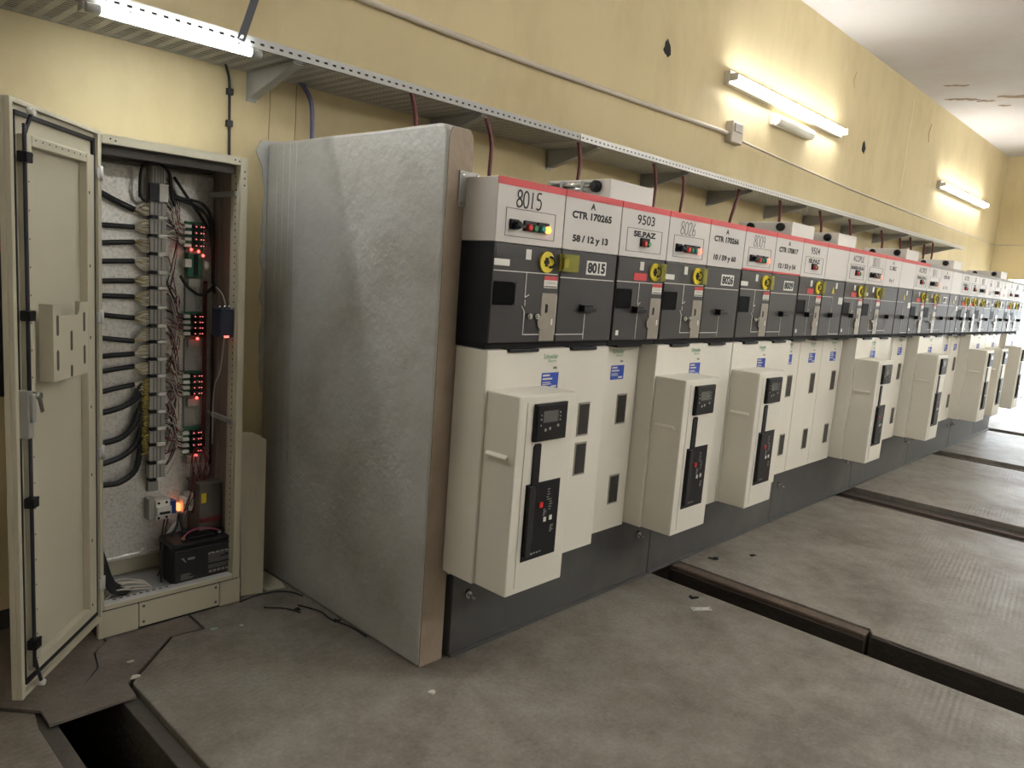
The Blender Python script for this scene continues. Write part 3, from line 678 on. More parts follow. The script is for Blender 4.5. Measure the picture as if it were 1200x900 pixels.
def lower(root, n, w, wide):
    X0 = WX(n)
    if wide:
        y = 0.0; at = (X0, y, 0)
        prof = [(.004, .385), (w - .004, .385), (w - .004, 1.281), (.646 * w / .75, 1.281), (.646 * w / .75, 1.270), (.478 * w / .75, 1.270), (.478 * w / .75, 1.281), (.277 * w / .75, 1.281), (.277 * w / .75, 1.270), (.110 * w / .75, 1.270), (.110 * w / .75, 1.281), (.004, 1.281)]
        d = put('front_door', lambda: MB().prism(prof, 0, .17, 'y'), M_WHITE, root, at, key=('fd', w), bevel=.004)
        sign(d, .318, 1.182, X0, 0)
        if n == 0:
            pane(d, .573, .908, X0, 0); pane(d, .573, .735, X0, 0)
        for i, (a, b) in enumerate(((.112, .275), (.480, .644))):
            put('hinge_tray', lambda a=a, b=b: MB().box(a * w / .75, b * w / .75, -.012, .12, 1.2715, 1.284), M_DEEP, root, at, key=('ht', i, w), bevel=.002)
        breaker(root, n, X0 + .015)
    else:
        y = .095; at = (X0, y, 0)
        prof = [(.003, .375), (w - .003, .375), (w - .003, 1.279), (.30 * w / .375, 1.279), (.30 * w / .375, 1.268), (.10 * w / .375, 1.268), (.10 * w / .375, 1.279), (.003, 1.279)]
        d = put('front_door', lambda: MB().prism(prof, 0, .09, 'y'), M_WHITE, root, at, key=('fn', w), bevel=.004)
        s = w / .375
        sign(d, .160 * s, 1.176, X0, y); pane(d, .232 * s, .903, X0, y); pane(d, .232 * s, .510, X0, y)
        put('hinge_tray', lambda: MB().box(.102 * s, .298 * s, -.06, .02, 1.270, 1.284), M_DEEP, root, at, key=('htn', w), bevel=.002)

def breaker(root, n, x):
    """protruding circuit-breaker front with its relay"""
    at = (x, 0, 0); F = -.165
    b = put('breaker_housing', lambda: MB().box(0, .320, F, -.0005, .386, 1.135), M_WHITE, root, at, key=('bk',), bevel=.005)
    put('front_panel', lambda: MB().box(.045, .287, F - .003, F, .410, 1.112), M_WHITE, b, at, key=('bf',), bevel=.002)
    put('relay', lambda: MB().box(.078, .256, F - .016, F - .003, .966, 1.106).box(.084, .250, F - .020, F - .016, .971, 1.101), M_DEEP, b, at, key=('br',), bevel=.003)
    put('relay_display', lambda: MB().box(.113, .196, F - .0215, F - .019, 1.036, 1.079), M_SCREEN, b, at, key=('bd',))
    put('relay_keys', lambda: MB().box(.100, .106, F - .022, F - .019, 1.062, 1.068).box(.100, .106, F - .022, F - .019, 1.046, 1.052).box(.100, .106, F - .022, F - .019, 1.024, 1.030).box(.206, .212, F - .022, F - .019, 1.066, 1.072).box(.206, .212, F - .022, F - .019, 1.052, 1.058).box(.206, .212, F - .022, F - .019, 1.038, 1.044).cyl((.13, F - .019, 1.008), (.13, F - .022, 1.008), .006, 10).cyl((.155, F - .019, 1.012), (.155, F - .022, 1.012), .006, 10).cyl((.2, F - .019, 1.02), (.2, F - .022, 1.02), .006, 10), M_PRINT, b, at, key=('bkk',), kind='stuff')
    put('lever_slot', lambda: MB().prism([(.092, .80), (.092, .945), (.100, .956), (.124, .956), (.130, .95), (.130, .80)], F - .009, F - .002, 'y'), M_DEEP, b, at, key=('bs',))
    put('mechanism_panel', lambda: MB().box(.066, .260, F - .006, F - .002, .508, .806), M_DEEP, b, at, key=('bm',), bevel=.002)
    put('charging_lever', lambda: MB().box(.072, .100, F - .022, F - .005, .53, .80).box(.096, .112, F - .016, F - .005, .58, .78), M_RUB, b, at, key=('bl',), bevel=.003)
    put('trip_button', lambda: MB().box(.143, .163, F - .012, F - .005, .706, .728), M_BRED, b, at, key=('bt',), bevel=.002)
    put('indicator', lambda: MB().box(.176, .191, F - .008, F - .005, .646, .664), M_LABEL, b, at, key=('bi',))
    put('indicator', lambda: MB().box(.176, .191, F - .008, F - .005, .646, .664), M_LABEL, b, (x + .033, 0, .002), key=('bi',))
    mb = MB(); rr = random.Random(2)
    for (a, z0, z1) in ((.186, .73, .78), (.20, .69, .74), (.17, .67, .70), (.215, .60, .63)):
        for i in range(5): mb.box(a + .004 * rr.random(), a + .012 + .01 * rr.random(), F - .0068, F - .005, z0 + (z1 - z0) * i / 5, z0 + (z1 - z0) * i / 5 + .003)
    for i in range(6): mb.box(.085 + i * .016, .093 + i * .016 + .004 * rr.random(), F - .0068, F - .005, .526 + .004 * rr.random(), .534)
    put('mechanism_print', mb, M_PRINT, b, at, key=('bp',), kind='stuff')
    put('side_grip', lambda: MB().prism([(-.022, .898), (-.132, .898), (-.132, .916), (-.022, .916)], -.014, .0, 'x').xf(lambda v: (v[0], v[1], v[2] + (-.010 if v[0] < -.01 and v[2] > .91 else 0))), M_WHITE, b, at, key=('bg',), bevel=.003)

def cubicle(mods, label, first=False):
    n0 = mods[0]; x0 = WX(n0); x1 = WX(mods[-1] + 1); wide = len(mods) == 2
    t = thing('switchgear_cubicle', ((x0 + x1) / 2, .5, 0.35), label, 'switchgear', 'switchgear cubicles in the row')
    bx0 = x0 + (.062 if first else .001)
    wput('body', MB().box(bx0, x1 - .001, .172 if wide else .186, .95, .352, 1.62), M_GREYSIDE, t)
    wput('shadow_gap', MB().box(x0 + .004, x1 - .004, .02, .18, 1.2835, 1.3075), M_GAP, t)
    for n in mods:
        w = round(WX(n + 1) - WX(n), 4)
        control_box(t, n, w); op_panel(t, n, w, .007 if n == n0 and n else .002, .007 if n == mods[-1] else .002)
    wput('joint_strip', MB().box(x1 - .010, x1 - .0005, .014, .17, ZK, ZB), M_GAP, t)
    lower(t, n0, round(x1 - x0, 4), wide)
    if n0 in (2, 7, 9, 13, 17, 23):
        y0 = .10; xr = x0; x0 = x0 + .030
        rb = wput('roof_box', MB().box(x0 + .004, x1 - .004, y0, .46, ZT, 2.0), M_LVW, t, bevel=.004)
        wput('knob', MB().cyl((x0 + .003, .172, 1.968), (x0 - .018, .172, 1.968), .026, 18).cyl((x0 - .018, .172, 1.968), (x0 - .030, .172, 1.968), .026, 18, .016), M_DEEP, rb)
        if n0 == 2:
            wput('rod', MB().cyl((x0 - .012, .19, 1.975), (x0 - .012, .43, 1.975), .011, 12).cyl((x0 - .012, .19, 1.957), (x0 - .012, .36, 1.957), .009, 12), M_CHROME, rb)
            for yy in (.23, .35, .42): wput('rod_clamp', MB().box(x0 - .026, x0 + .004, yy, yy + .012, 1.945, 1.99), M_GALV, rb)
        else:
            wput('knob', MB().cyl((x0 + .003, .37, 1.968), (x0 - .018, .37, 1.968), .024, 16), M_DEEP, rb)
    return t

cubicle([0, 1], 'cubicle marked 8015 with breaker housing, beside the concrete partition', True)
cubicle([2], 'narrow cubicle marked 9503 between the 8015 and 8026 cubicles')
cubicle([3, 4], 'wide cubicle marked 8026 with breaker housing')
cubicle([5, 6], 'wide cubicle marked 8009 with a second red stripe below its lettering')
cubicle([7], 'narrow cubicle marked 9504 right of the 8009 cubicle')
cubicle([8], 'narrow cubicle with blank upper panel between 9504 and ACOPLE BARRA')
cubicle([9], 'narrow cubicle marked ACOPLE BARRA')
cubicle([10, 11], 'wide cubicle marked 8010, third breaker housing past 9503')
cubicle([12], 'narrow cubicle with blank upper panel, last but one under the red stripe')
cubicle([13], 'narrow cubicle marked ACOPLE PRINCIPAL, last under the red stripe')
cubicle([14, 15], 'wide cubicle with breaker housing, first under the grey stripe')
cubicle([16], 'narrow blank cubicle under the grey stripe')
cubicle([17], 'narrow ACOPLE cubicle under the grey stripe, left of two like it')
cubicle([18], 'narrow cubicle under the grey stripe just left of the last three breaker housings')
cubicle([19, 20], 'wide cubicle with the third breaker housing from the far end')
cubicle([21, 22], 'wide cubicle with the second breaker housing from the far end')
cubicle([23], 'narrow cubicle left of the last breaker housing at the far end')
cubicle([24, 25], 'last wide cubicle at the far end of the row')

# plinth panels under the row
pl = [(.060, 1.494), (1.500, 2.994), (3.000, 4.494), (4.500, 5.994), (6.0, 7.494), (7.5, 8.6), (8.606, WX(26) - .01)]
pn = ['beside the concrete partition', 'second from the partition', 'third from the partition', 'fourth from the partition', 'third from the far end', 'second from the far end', 'at the far end']
for i, (a, b) in enumerate(pl):
    t = thing('plinth_panel', ((a + b) / 2, .166, 0), 'dark grey steel plinth panel under the cubicles, ' + pn[i], 'plinth', 'plinth panels under the row')
    wput('panel', MB().box(a, b, .160, .172, .001, .350), M_PLINTH, t, bevel=.003)
    wput('foot_angle', MB().box(a, b, .148, .162, .001, .016), M_PLINTH, t, bevel=.003)
    for x in (a + .085, b - .12):
        wput('bolt', MB().cyl((x, .161, .250), (x, .150, .250), .016, 12).cyl((x, .150, .250), (x, .118, .244), .006, 8), M_CHROME, t)
        wput('bolt_hole', MB().cyl((x, .1605, .262), (x, .1585, .262), .013, 12), M_GAP, t)
    wput('side_return', MB().box(a, a + .004, .172, .9, .001, .350), M_PLINTH, t)
    wput('back_rail', MB().box(a, b, .88, .9, .001, .351), M_PLINTH, t)

# junction plate and steel angle at the partition edge
t = thing('cover_plate', (.018, .172, 1.79), 'grey metal cover plate bolted across the partition edge', 'plate')
wput('plate', MB().box(-.032, .064, .1665, .1735, 1.792, 1.921), M_GALV, t, bevel=.003)
for (x, z) in ((-.020, 1.803), (.052, 1.805), (-.018, 1.908), (.054, 1.91)):
    wput('bolt', MB().cyl((x, .167, z), (x, .162, z), .005, 8), M_CHROME, t)
t = thing('edge_angle', (.045, .172, 0.12), 'narrow pale steel angle down the partition edge', 'angle')
wput('strip', MB().box(.037, .056, .168, .176, .36, 1.79), M_LVW, t)
for z in (.5, .85, 1.2, 1.55): wput('screw', MB().cyl((.047, .169, z), (.047, .166, z), .004, 8), M_INKG, t)

# ------------------------------------------------------------------ open control cabinet
CX0, CX1, CY0, CY1, CZ0, CZ1 = -.936, -.355, 1.129, 1.448, .117, 1.957
cab = thing('control_cabinet', ((CX0 + CX1) / 2, 1.29, 0), 'open beige control cabinet full of terminals and wiring beside the partition', 'cabinet')
sh = MB()
sh.box(CX0, CX0 + .004, CY0, CY1, CZ0, CZ1).box(CX1 - .004, CX1, CY0, CY1, CZ0, CZ1).box(CX0, CX1, CY0, CY1, CZ1 - .004, CZ1).box(CX0, CX1, CY1 - .004, CY1, CZ0, CZ1)
wput('shell', sh, M_CAB, cab)
fr = MB()
fr.box(CX0, CX0 + .016, CY0, CY0 + .020, CZ0, CZ1).box(CX1 - .030, CX1, CY0, CY0 + .020, CZ0, CZ1).box(CX0 + .016, CX1 - .030, CY0, CY0 + .020, CZ1 - .034, CZ1).box(CX0 + .016, CX1 - .030, CY0, CY0 + .02, CZ0, CZ0 + .020)
frm = wput('front_frame', fr, M_CAB, cab, bevel=.003)
hole = lambda: MB().cyl((0, .0005, 0), (0, -.0008, 0), .0035, 8)
for (x, z) in [(-.89, 1.943), (-.872, 1.938), (-.41, 1.942), (-.392, 1.938)] + [(-.368, 1.90 - i * .028) for i in range(3)]:
    put('hole', hole, M_GAP, frm, (x, CY0, z), key=('hole',))
rail = wput('frame_profile', MB().box(CX1 - .034, CX1 - .005, CY0 + .02, CY0 + .075, CZ0 + .01, CZ1 - .03).box(CX0 + .005, CX0 + .02, CY0 + .02, CY0 + .06, CZ0 + .01, CZ1 - .03), M_CAB, cab)
hole2 = lambda: MB().cyl((.0006, 0, 0), (-.0008, 0, 0), .0042, 6)
for i in range(62):
    put('hole', hole2, M_GAP, rail, (CX1 - .034, CY0 + .034, .20 + i * .0275), key=('hole2',))
tr = wput('top_rail', MB().box(CX0 + .02, CX1 - .03, CY0 + .04, CY0 + .08, 1.89, 1.925).box(CX0 + .02, CX1 - .03, CY1 - .07, CY1 - .03, 1.895, 1.925), M_RAILSHADE, cab)
wput('floor_tray', MB().box(CX0 + .004, CX1 - .004, CY0 + .02, CY1 - .004, CZ0, CZ0 + .006), M_GALV, cab)
sill = wput('sill', MB().box(CX0 + .016, CX1 - .03, CY0 + .004, CY0 + .05, CZ0 + .010, CZ0 + .0225), M_GALVN, cab, bevel=.002)
for i in range(9): put('hole', lambda: MB().box(-.007, .007, -.0035, .0035, -.0005, .0009), M_GAP, sill, (-.87 + i * .026, CY0 + .036, CZ0 + .0225), key=('hole3',))
wput('mounting_plate', MB().box(-.905, -.368, 1.412, 1.415, .215, 1.885), M_SPANG, cab, bevel=.001)
wput('plate_edge', MB().box(-.905, -.368, 1.400, 1.415, .205, .222), M_SPANG, cab, bevel=.003)
for z in (.830, 1.805): wput('side_support', MB().box(-.397, -.383, 1.15, 1.40, z - .008, z + .014), M_GALV, cab, bevel=.002)
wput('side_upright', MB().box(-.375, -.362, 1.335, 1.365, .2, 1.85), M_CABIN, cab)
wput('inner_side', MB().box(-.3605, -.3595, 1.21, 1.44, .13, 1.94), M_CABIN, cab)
# plinth under the cabinet
wput('base', MB().box(CX0 - .002, CX1 - .002, CY0 + .004, CY1 - .03, .001, CZ0 - .002), M_GAP, cab)
for (a, b) in ((CX0 - .006, -.790), (-.786, -.448), (-.444, CX1 + .004)):
    bp = wput('base_cover', MB().box(a, b, CY0 - .003, CY0 + .02, .010 if a > -.9 and b < -.4 else .003, CZ0 - .004), M_CAB, cab, bevel=.002)
    if b - a > .2:
        for x in (a + .016, b - .016):
            for z in (.03, .098): wput('screw', MB().cyl((x, CY0 - .002, z), (x, CY0 - .005, z), .006, 10), M_INKG, bp)

# --- door, swung open: u runs from hinge to free edge, w towards the inner side
HX, HY, UX, UY = CX0 - .001, CY0 - .002, -.66415, -.74760
NX, NY = .74760, -.66415
def D(v): u, w, z = v; return (HX + UX * u + NX * w, HY + UY * u + NY * w, z)
def dput(name, mb, m, parent, **kw): return wput(name, mb.xf(D), m, parent, **kw)
DZ0, DZ1, DW = .090, 1.963, .575
leaf = MB().box(.004, DW, -.020, -.002, DZ0, DZ1)
leaf.box(.004, .016, -.002, .012, DZ0, DZ1).box(DW - .018, DW, -.002, .014, DZ0, DZ1).box(.016, DW - .018, -.002, .012, DZ1 - .014, DZ1).box(.016, DW - .018, -.002, .012, DZ0, DZ0 + .016)
door = dput('door', leaf, M_CAB, cab, bevel=.002)
g = MB(); ga, gb, gc, gd = .034, DW - .036, DZ0 + .034, DZ1 - .032
g.box(ga, ga + .011, -.002, .009, gc, gd).box(gb - .006, gb, -.002, .006, gc, gd).box(ga, gb, -.002, .009, gd - .012, gd).box(ga, gb, -.002, .009, gc, gc + .012)
dput('gasket', g, M_RUB, door)
sa, sb, sc, sd = .080, .512, .158, 1.868
st = MB(); st.box(sa, sa + .052, -.002, .026, sc, sd).box(sb - .030, sb, -.002, .026, sc, sd).box(sa + .052, sb - .030, -.002, .026, sd - .032, sd).box(sa + .052, sb - .030, -.002, .026, sc, sc + .036)
stf = dput('stiffener_frame', st, M_CAB, door, bevel=.003)
for i in range(20):
    dput('hole', MB().cyl((sb - .008, .0255, .2 + i * .085), (sb - .008, .0268, .2 + i * .085), .0032, 6), M_INKG, door)
    if i % 3 == 0: dput('hole', MB().box(sa + .034, sa + .040, .0255, .0268, .2 + i * .085, .21 + i * .085), M_GAP, door)
for i in range(9): dput('hole', MB().cyl((.14 + i * .04, .0255, sd - .012), (.14 + i * .04, .0268, sd - .012), .003, 6), M_INKG, door)
ru = .538
dput('locking_rod', MB().tube([(.500, .034, 1.928), (.504, .034, 1.918), (ru - .004, .034, 1.868), (ru, .034, 1.83), (ru, .034, 1.10)], .006, 8, 3), M_HANG, door)
dput('locking_rod', MB().tube([(ru, .034, .96), (ru, .034, .25), (ru - .003, .034, .21), (.505, .034, .128), (.500, .034, .118)], .006, 8, 3), M_HANG, door)
for z in (1.934, .112): dput('rod_roller', MB().cyl((.500, .026, z), (.500, .044, z), .011, 12), M_LABEL, door)
for z in (1.798, 1.330, .741, .267):
    dput('rod_guide', MB().box(ru - .020, ru + .016, .018, .048, z - .016, z + .016).box(ru - .03, ru - .018, .034, .044, z + .004, z + .014), M_DEEP, door, bevel=.003)
dput('lock_case', MB().box(ru - .014, ru + .018, -.002, .040, .95, 1.10).box(ru - .010, ru + .012, .04, .05, 1.0, 1.09), M_GALV, door, bevel=.003)
dput('lock_lever', MB().bar((ru - .016, .054, 1.082), (ru - .034, .054, 1.028), .012, .006, (0, 1, 0)).cyl((ru - .016, .04, 1.082), (ru - .016, .06, 1.082), .012, 12), M_CHROME, door)
for z in (1.813, 1.291, .773, .244):
    dput('hinge', MB().cyl((.0, .012, z - .026), (.0, .012, z + .026), .010, 12).box(-.004, .026, .004, .014, z - .018, z + .018), M_GALVN, door)
# document pocket
pk = MB()
pk.prism([(.228, 1.115), (.463, 1.115), (.463, 1.362), (.414, 1.362), (.414, 1.323), (.300, 1.323), (.292, 1.335), (.286, 1.362), (.228, 1.362)], .066, .070, 'y')
pk.box(.228, .231, .026, .068, 1.115, 1.362).box(.460, .463, .026, .068, 1.115, 1.362).box(.228, .463, .026, .068, 1.115, 1.118)
pocket = dput('document_pocket', pk, M_CAB, door, bevel=.0015)
for (u, z0, z1) in ((.437, 1.262, 1.328), (.348, 1.206, 1.272), (.260, 1.262, 1.328), (.437, 1.150, 1.216), (.259, 1.150, 1.215), (.348, 1.118, 1.158)):
    dput('pocket_slot', MB().prism([(u - .007, z0 + .006), (u - .003, z0), (u + .003, z0), (u + .007, z0 + .006), (u + .007, z1 - .006), (u + .003, z1), (u - .003, z1), (u - .007, z1 - .006)], .0695, .0707, 'y'), mat('pocket_shade', rgb(86, 81, 70), .7, var=0), door)

# --- terminals, relays and wiring on the mounting plate
TX0, TX1, TYF = -.662, -.597, 1.352
def tz(py): return 1.89 - .00355 * (py - 195) if py < 430 else 1.057 - .00379 * (py - 430)
ends = [235, 254.7, 276, 297, 318.7, 337, 360, 382, 401, 422, 442, 463, 483, 503, 521.5, 542.5, 563]
wput('terminal_rail', MB().box(-.655, -.612, 1.385, 1.412, .50, 1.885), M_GALV, cab)
tb = wput('terminal_head', MB().box(TX0 + .004, TX1 - .004, 1.36, 1.39, tz(234), tz(194)), M_TERM, cab)
for k in range(5): wput('terminal_cover', MB().box(TX0 + .006 + k * .0115, TX0 + .015 + k * .0115, 1.350, 1.362, tz(213), tz(195)), M_TERM, tb)
wput('black_marker', MB().box(TX0 - .004, -.632, 1.345, 1.362, tz(234), tz(214)), M_DEEP, tb)
wput('white_marker', MB().box(-.628, TX1 + .004, 1.345, 1.362, tz(234), tz(214)), M_LABEL, tb)
for i in range(16):
    z1, z0 = tz(ends[i]), tz(ends[i + 1]); dz = z1 - z0
    b = wput('terminal_block', MB().box(TX0, TX1, TYF, 1.388, z0 + .016, z1 - .002), M_TERM, cab)
    gr = MB()
    for x in (-.646, -.632, -.617): gr.box(x - .0018, x + .0018, TYF - .0012, TYF + .002, z0 + .018, z1 - .004)
    k = 8
    for j in range(k): gr.box(TX0, TX1, TYF - .0008, TYF + .002, z0 + .016 + dz * .8 * j / k, z0 + .0166 + dz * .8 * j / k)
    wput('terminal_grooves', gr, M_INKG, b)
    wput('end_stop', MB().box(-.632, TX1 + .002, TYF - .008, 1.388, z0 + .001, z0 + .014), M_LABEL, b, bevel=.001)
    wput('end_clamp', MB().box(TX0 + .002, -.636, TYF - .004, 1.388, z0 + .001, z0 + .014), M_DEEP, b)

cl = [(230, 246, .0125), (266.7, 266, .0105), (287, 283, .0105), (307.5, 305, .0105), (329.6, 328, .0105), (346, 346.5, .0105), (367.5, 371.5, .0105), (394, 399, .0105), (416, 414, .0105), (434, 429, .0105), (456.5, 450, .0105)]
rnd = random.Random(11)
for i, (p0, p1, r) in enumerate(cl):
    z0, z1 = tz(p0), tz(p1)
    c = wput('incoming_cable', MB().tube([(-.929, 1.375, z0 + .002), (-.86, 1.378, z0), (-.79, 1.382, (z0 + z1) / 2), (-.715, 1.384, z1)], r, 10, 4), M_RUB, cab)
    zt, zb = tz(ends[i] + 2), tz(ends[i + 1] - 3)
    for m, nm, k in ((M_CORE_W, 'white_cores', 8), (M_CORE_Y, 'yellow_cores', 3)):
        w = MB()
        for j in range(k):
            zz = zb + (zt - zb) * (j + .3 + .4 * rnd.random()) / k
            w.tube([(-.718, 1.384, z1 + .004 * (rnd.random() - .5)), (-.702, 1.372 + .01 * rnd.random(), z1 + (zz - z1) * .55), (-.685, 1.366, zz), (TX0, 1.366, zz)], .0029, 5, 3)
        wput(nm, w, m, c, kind='stuff')
for i, (pts, r) in enumerate([([(-.929, tz(480)), (-.84, tz(479)), (-.76, tz(474)), (-.71, tz(466)), (-.695, tz(458))], .012),
                 ([(-.925, tz(514)), (-.83, tz(513)), (-.76, tz(508)), (-.715, tz(494)), (-.695, tz(478))], .0125),
                 ([(-.92, tz(540)), (-.83, tz(536)), (-.76, tz(530)), (-.71, tz(518)), (-.69, tz(500))], .012),
                 ([(-.92, tz(560)), (-.83, tz(561)), (-.77, tz(560)), (-.71, tz(548)), (-.69, tz(522))], .0125)]):
    c = wput('incoming_cable', MB().tube([(x, 1.378, z) for x, z in pts], r, 10, 4), M_RUB, cab)
    w = MB(); y_ = MB()
    for j in range(9):
        zz = pts[-1][1] - .03 + .075 * j / 9 * 1.2
        w.tube([(pts[-2][0], 1.374, pts[-2][1]), (pts[-1][0] - .004, 1.366 + .008 * rnd.random(), (pts[-1][1] + zz) / 2 + .012 * rnd.random()), (-.676, 1.364, zz)], .003, 5, 3)
        y_.cyl((-.682 - .012 * rnd.random(), 1.36, zz), (-.664, 1.362, zz), .0038, 6)
    wput('black_cores', w, M_RUB, c, kind='stuff'); wput('ferrules', y_, M_CORE_Y, c, kind='stuff')

def rz(py): return 1.675 - .003817 * (py - 262)
wput('relay_rail', MB().box(-.496, -.449, 1.396, 1.412, .64, 1.66), M_GALV, cab)
for k, (pa, pb) in enumerate(((260, 292), (362, 392), (431, 462), (498, 531))):
    za, zb_ = rz(pa), rz(pb)
    mdl = wput('relay_module', MB().box(-.505, -.428, 1.376, 1.396, zb_, za), M_PCB, cab)
    for j in range(4):
        z = zb_ + .012 + (za - zb_ - .014) * j / 4
        wput('relay', MB().box(-.482, -.432, 1.345, 1.376, z, z + .019), M_RELAY, mdl, bevel=.001)
        wput('plug', MB().box(-.520, -.490, 1.352, 1.378, z + .002, z + .015), M_LABEL, mdl, bevel=.001)
        for x in (-.473, -.452, -.441):
            put('indicator_led', lambda: MB().cyl((0, 0, 0), (0, -.003, 0), .0024, 6), mat('dim_led', rgb(255, 110, 100), .3, var=0, emit=(1, .22, .18, 1), estr=1.0), mdl, (x, 1.345, z + .009), key=('led',))
    put('status_led', lambda: MB().cyl((0, 0, 0), (0, -.005, 0), .0055, 8), M_LED, mdl, (-.456, 1.362, zb_ - .002), key=('led2',))
    wput('rail_stop', MB().box(-.490, -.438, 1.372, 1.396, zb_ - .042, zb_ - .006), M_TERM, cab)
ctl = wput('control_board', MB().box(-.502, -.440, 1.356, 1.396, rz(322), rz(295)), M_PCB, cab)
wput('board_chip', MB().box(-.478, -.462, 1.348, 1.358, rz(320), rz(296)), M_DEEP, ctl)
wput('board_plug', MB().box(-.520, -.492, 1.345, 1.37, rz(311), rz(302)), M_LABEL, ctl)
wput('board_plug', MB().box(-.436, -.414, 1.345, 1.37, rz(312), rz(303)), M_LABEL, ctl)
put('status_led', lambda: MB().cyl((0, 0, 0), (0, -.005, 0), .0055, 8), M_LED, ctl, (-.492, 1.352, rz(291)), key=('led2',))
put('status_led', lambda: MB().cyl((0, 0, 0), (0, -.005, 0), .0055, 8), M_LED, ctl, (-.440, 1.352, rz(297)), key=('led2',))
wput('rail_stop', MB().box(-.492, -.440, 1.372, 1.396, rz(333), rz(324)), M_TERM, cab)
# wiring between terminals and relays
for m, nm, k, r in ((M_CORE_W, 'white_wiring', 46, .0024), (M_CORE_R, 'red_wiring', 46, .0022), (M_RUB, 'dark_wiring', 24, .0022)):
    w = MB()
    for j in range(k):
        za = tz(240 + 318 * rnd.random()); tgt = rnd.choice(((260, 292), (362, 392), (431, 462), (498, 531)))
        zb_ = rz(tgt[0] + (tgt[1] - tgt[0]) * rnd.random())
        if abs(za - zb_) > .30: za = zb_ + (.22 * rnd.random() + .02)
        w.tube([(TX1, 1.372, za), (-.582 + .012 * rnd.random(), 1.366 + .02 * rnd.random(), za - .01), (-.56 + .03 * rnd.random(), 1.375, (za + zb_) / 2), (-.535, 1.372, zb_ + .01), (-.512, 1.364, zb_)], r, 5, 3)
    wput(nm, w, m, cab, kind='stuff')
w = MB()
for j in range(5):
    o = .004 * j
    w.tube([(-.421 + o, 1.385, 1.43), (-.424 + o, 1.38, 1.2), (-.420 + o, 1.382, .95), (-.424 + o, 1.38, .66)], .0019, 5, 3)
wput('red_riser_wires', w, M_CORE_R, cab, kind='stuff')
# heavy black cables at the top and right
heavy = [[(-.70, 1.36, 1.76), (-.70, 1.36, 1.83), (-.692, 1.355, 1.885), (-.66, 1.35, 1.905), (-.62, 1.35, 1.90), (-.585, 1.352, 1.865), (-.575, 1.358, 1.79), (-.56, 1.36, 1.74)],
         [(-.56, 1.37, 1.86), (-.50, 1.37, 1.78), (-.44, 1.365, 1.70), (-.405, 1.35, 1.62), (-.398, 1.34, 1.45), (-.394, 1.33, 1.38)],
         [(-.575, 1.36, 1.79), (-.53, 1.36, 1.775), (-.45, 1.355, 1.765), (-.41, 1.345, 1.71), (-.400, 1.34, 1.6), (-.40, 1.34, 1.42)],
         [(-.565, 1.362, 1.775), (-.52, 1.362, 1.765), (-.46, 1.36, 1.745), (-.415, 1.35, 1.69), (-.402, 1.34, 1.55), (-.40, 1.34, 1.45)],
         [(-.53, 1.37, 1.45), (-.50, 1.36, 1.40), (-.45, 1.355, 1.37), (-.41, 1.35, 1.39), (-.395, 1.33, 1.42)],
         [(-.395, 1.35, 1.2), (-.392, 1.35, .9), (-.395, 1.35, .6)], [(-.700, 1.362, 1.78), (-.69, 1.36, 1.755), (-.668, 1.36, 1.742)]]
for p in heavy: wput('jumper_cable', MB().tube(p, .0065, 8, 4), M_RUB, cab)
wput('patch_lead', MB().tube([(-.414, 1.36, 1.405), (-.39, 1.34, 1.41), (-.375, 1.30, 1.38), (-.372, 1.27, 1.33)], .0028, 6, 4), M_LABEL, cab)
wput('patch_lead', MB().tube([(-.40, 1.22, 1.20), (-.401, 1.25, 1.05), (-.405, 1.30, .95), (-.40, 1.32, .7)], .0030, 6, 4), M_CORE_W, cab)
# network module on the right side of the cabinet
nm = wput('network_module', MB().box(-.452, -.392, 1.150, 1.235, 1.205, 1.325), mat('navy_plastic', rgb(26, 32, 54), .35, var=0), cab, bevel=.004)
put('module_led', lambda: MB().box(-.010, .010, -.003, 0, -.004, .004), M_LED, nm, (-.425, 1.150, 1.208), key=('nled',))
for x in (-.44, -.42, -.40): wput('antenna_port', MB().cyl((x, 1.18, 1.325), (x, 1.18, 1.338), .005, 8), M_CHROME, nm)
# breakers, fuse and power supply at the bottom
mcb = wput('circuit_breaker', MB().box(-.634, -.572, 1.352, 1.405, .372, .462).box(-.634, -.572, 1.335, 1.352, .395, .435), M_LABEL, cab, bevel=.002)
wput('breaker_toggle', MB().box(-.625, -.582, 1.325, 1.336, .406, .414), M_DEEP, mcb)
for x in (-.622, -.588):
    for z in (.45, .382): wput('clamp_screw', MB().cyl((x, 1.3525, z), (x, 1.351, z), .006, 8), M_DEEP, mcb)
wput('breaker_side', MB().box(-.660, -.636, 1.36, 1.41, .375, .47), M_TERM, cab)
for i in range(2): wput('blue_terminal', MB().box(-.568 + i * .012, -.558 + i * .012, 1.352, 1.40, .392, .450), M_BLUEP, cab)
put('fuse_lamp', lambda: MB().box(-.006, .006, -.008, .02, -.016, .016), mat('amber_lamp', rgb(255, 120, 40), .3, var=0, emit=(1, .26, .08, 1), estr=1.8), cab, (-.532, 1.36, .415), key=('amber',))
for i in range(2):
    fu = wput('fuse_holder', MB().box(-.516 + i * .026, -.494 + i * .026, 1.350, 1.402, .385 + .006 * i, .452 + .02 * i), M_LABEL, cab, bevel=.002)
    wput('fuse_grip', MB().box(-.512 + i * .026, -.498 + i * .026, 1.342, 1.351, .415, .43), M_TERM, fu)
psu = wput('power_supply', MB().box(-.470, -.372, 1.285, 1.408, .275, .528).box(-.478, -.366, 1.275, 1.41, .524, .533), mat('perforated_cage', rgb(110, 106, 102), .5, metal=.3, var=.35, scale=240), cab, bevel=.002)
wput('caution_label', MB().box(-.462, -.440, 1.2835, 1.285, .44, .485), M_YELLOW, psu)
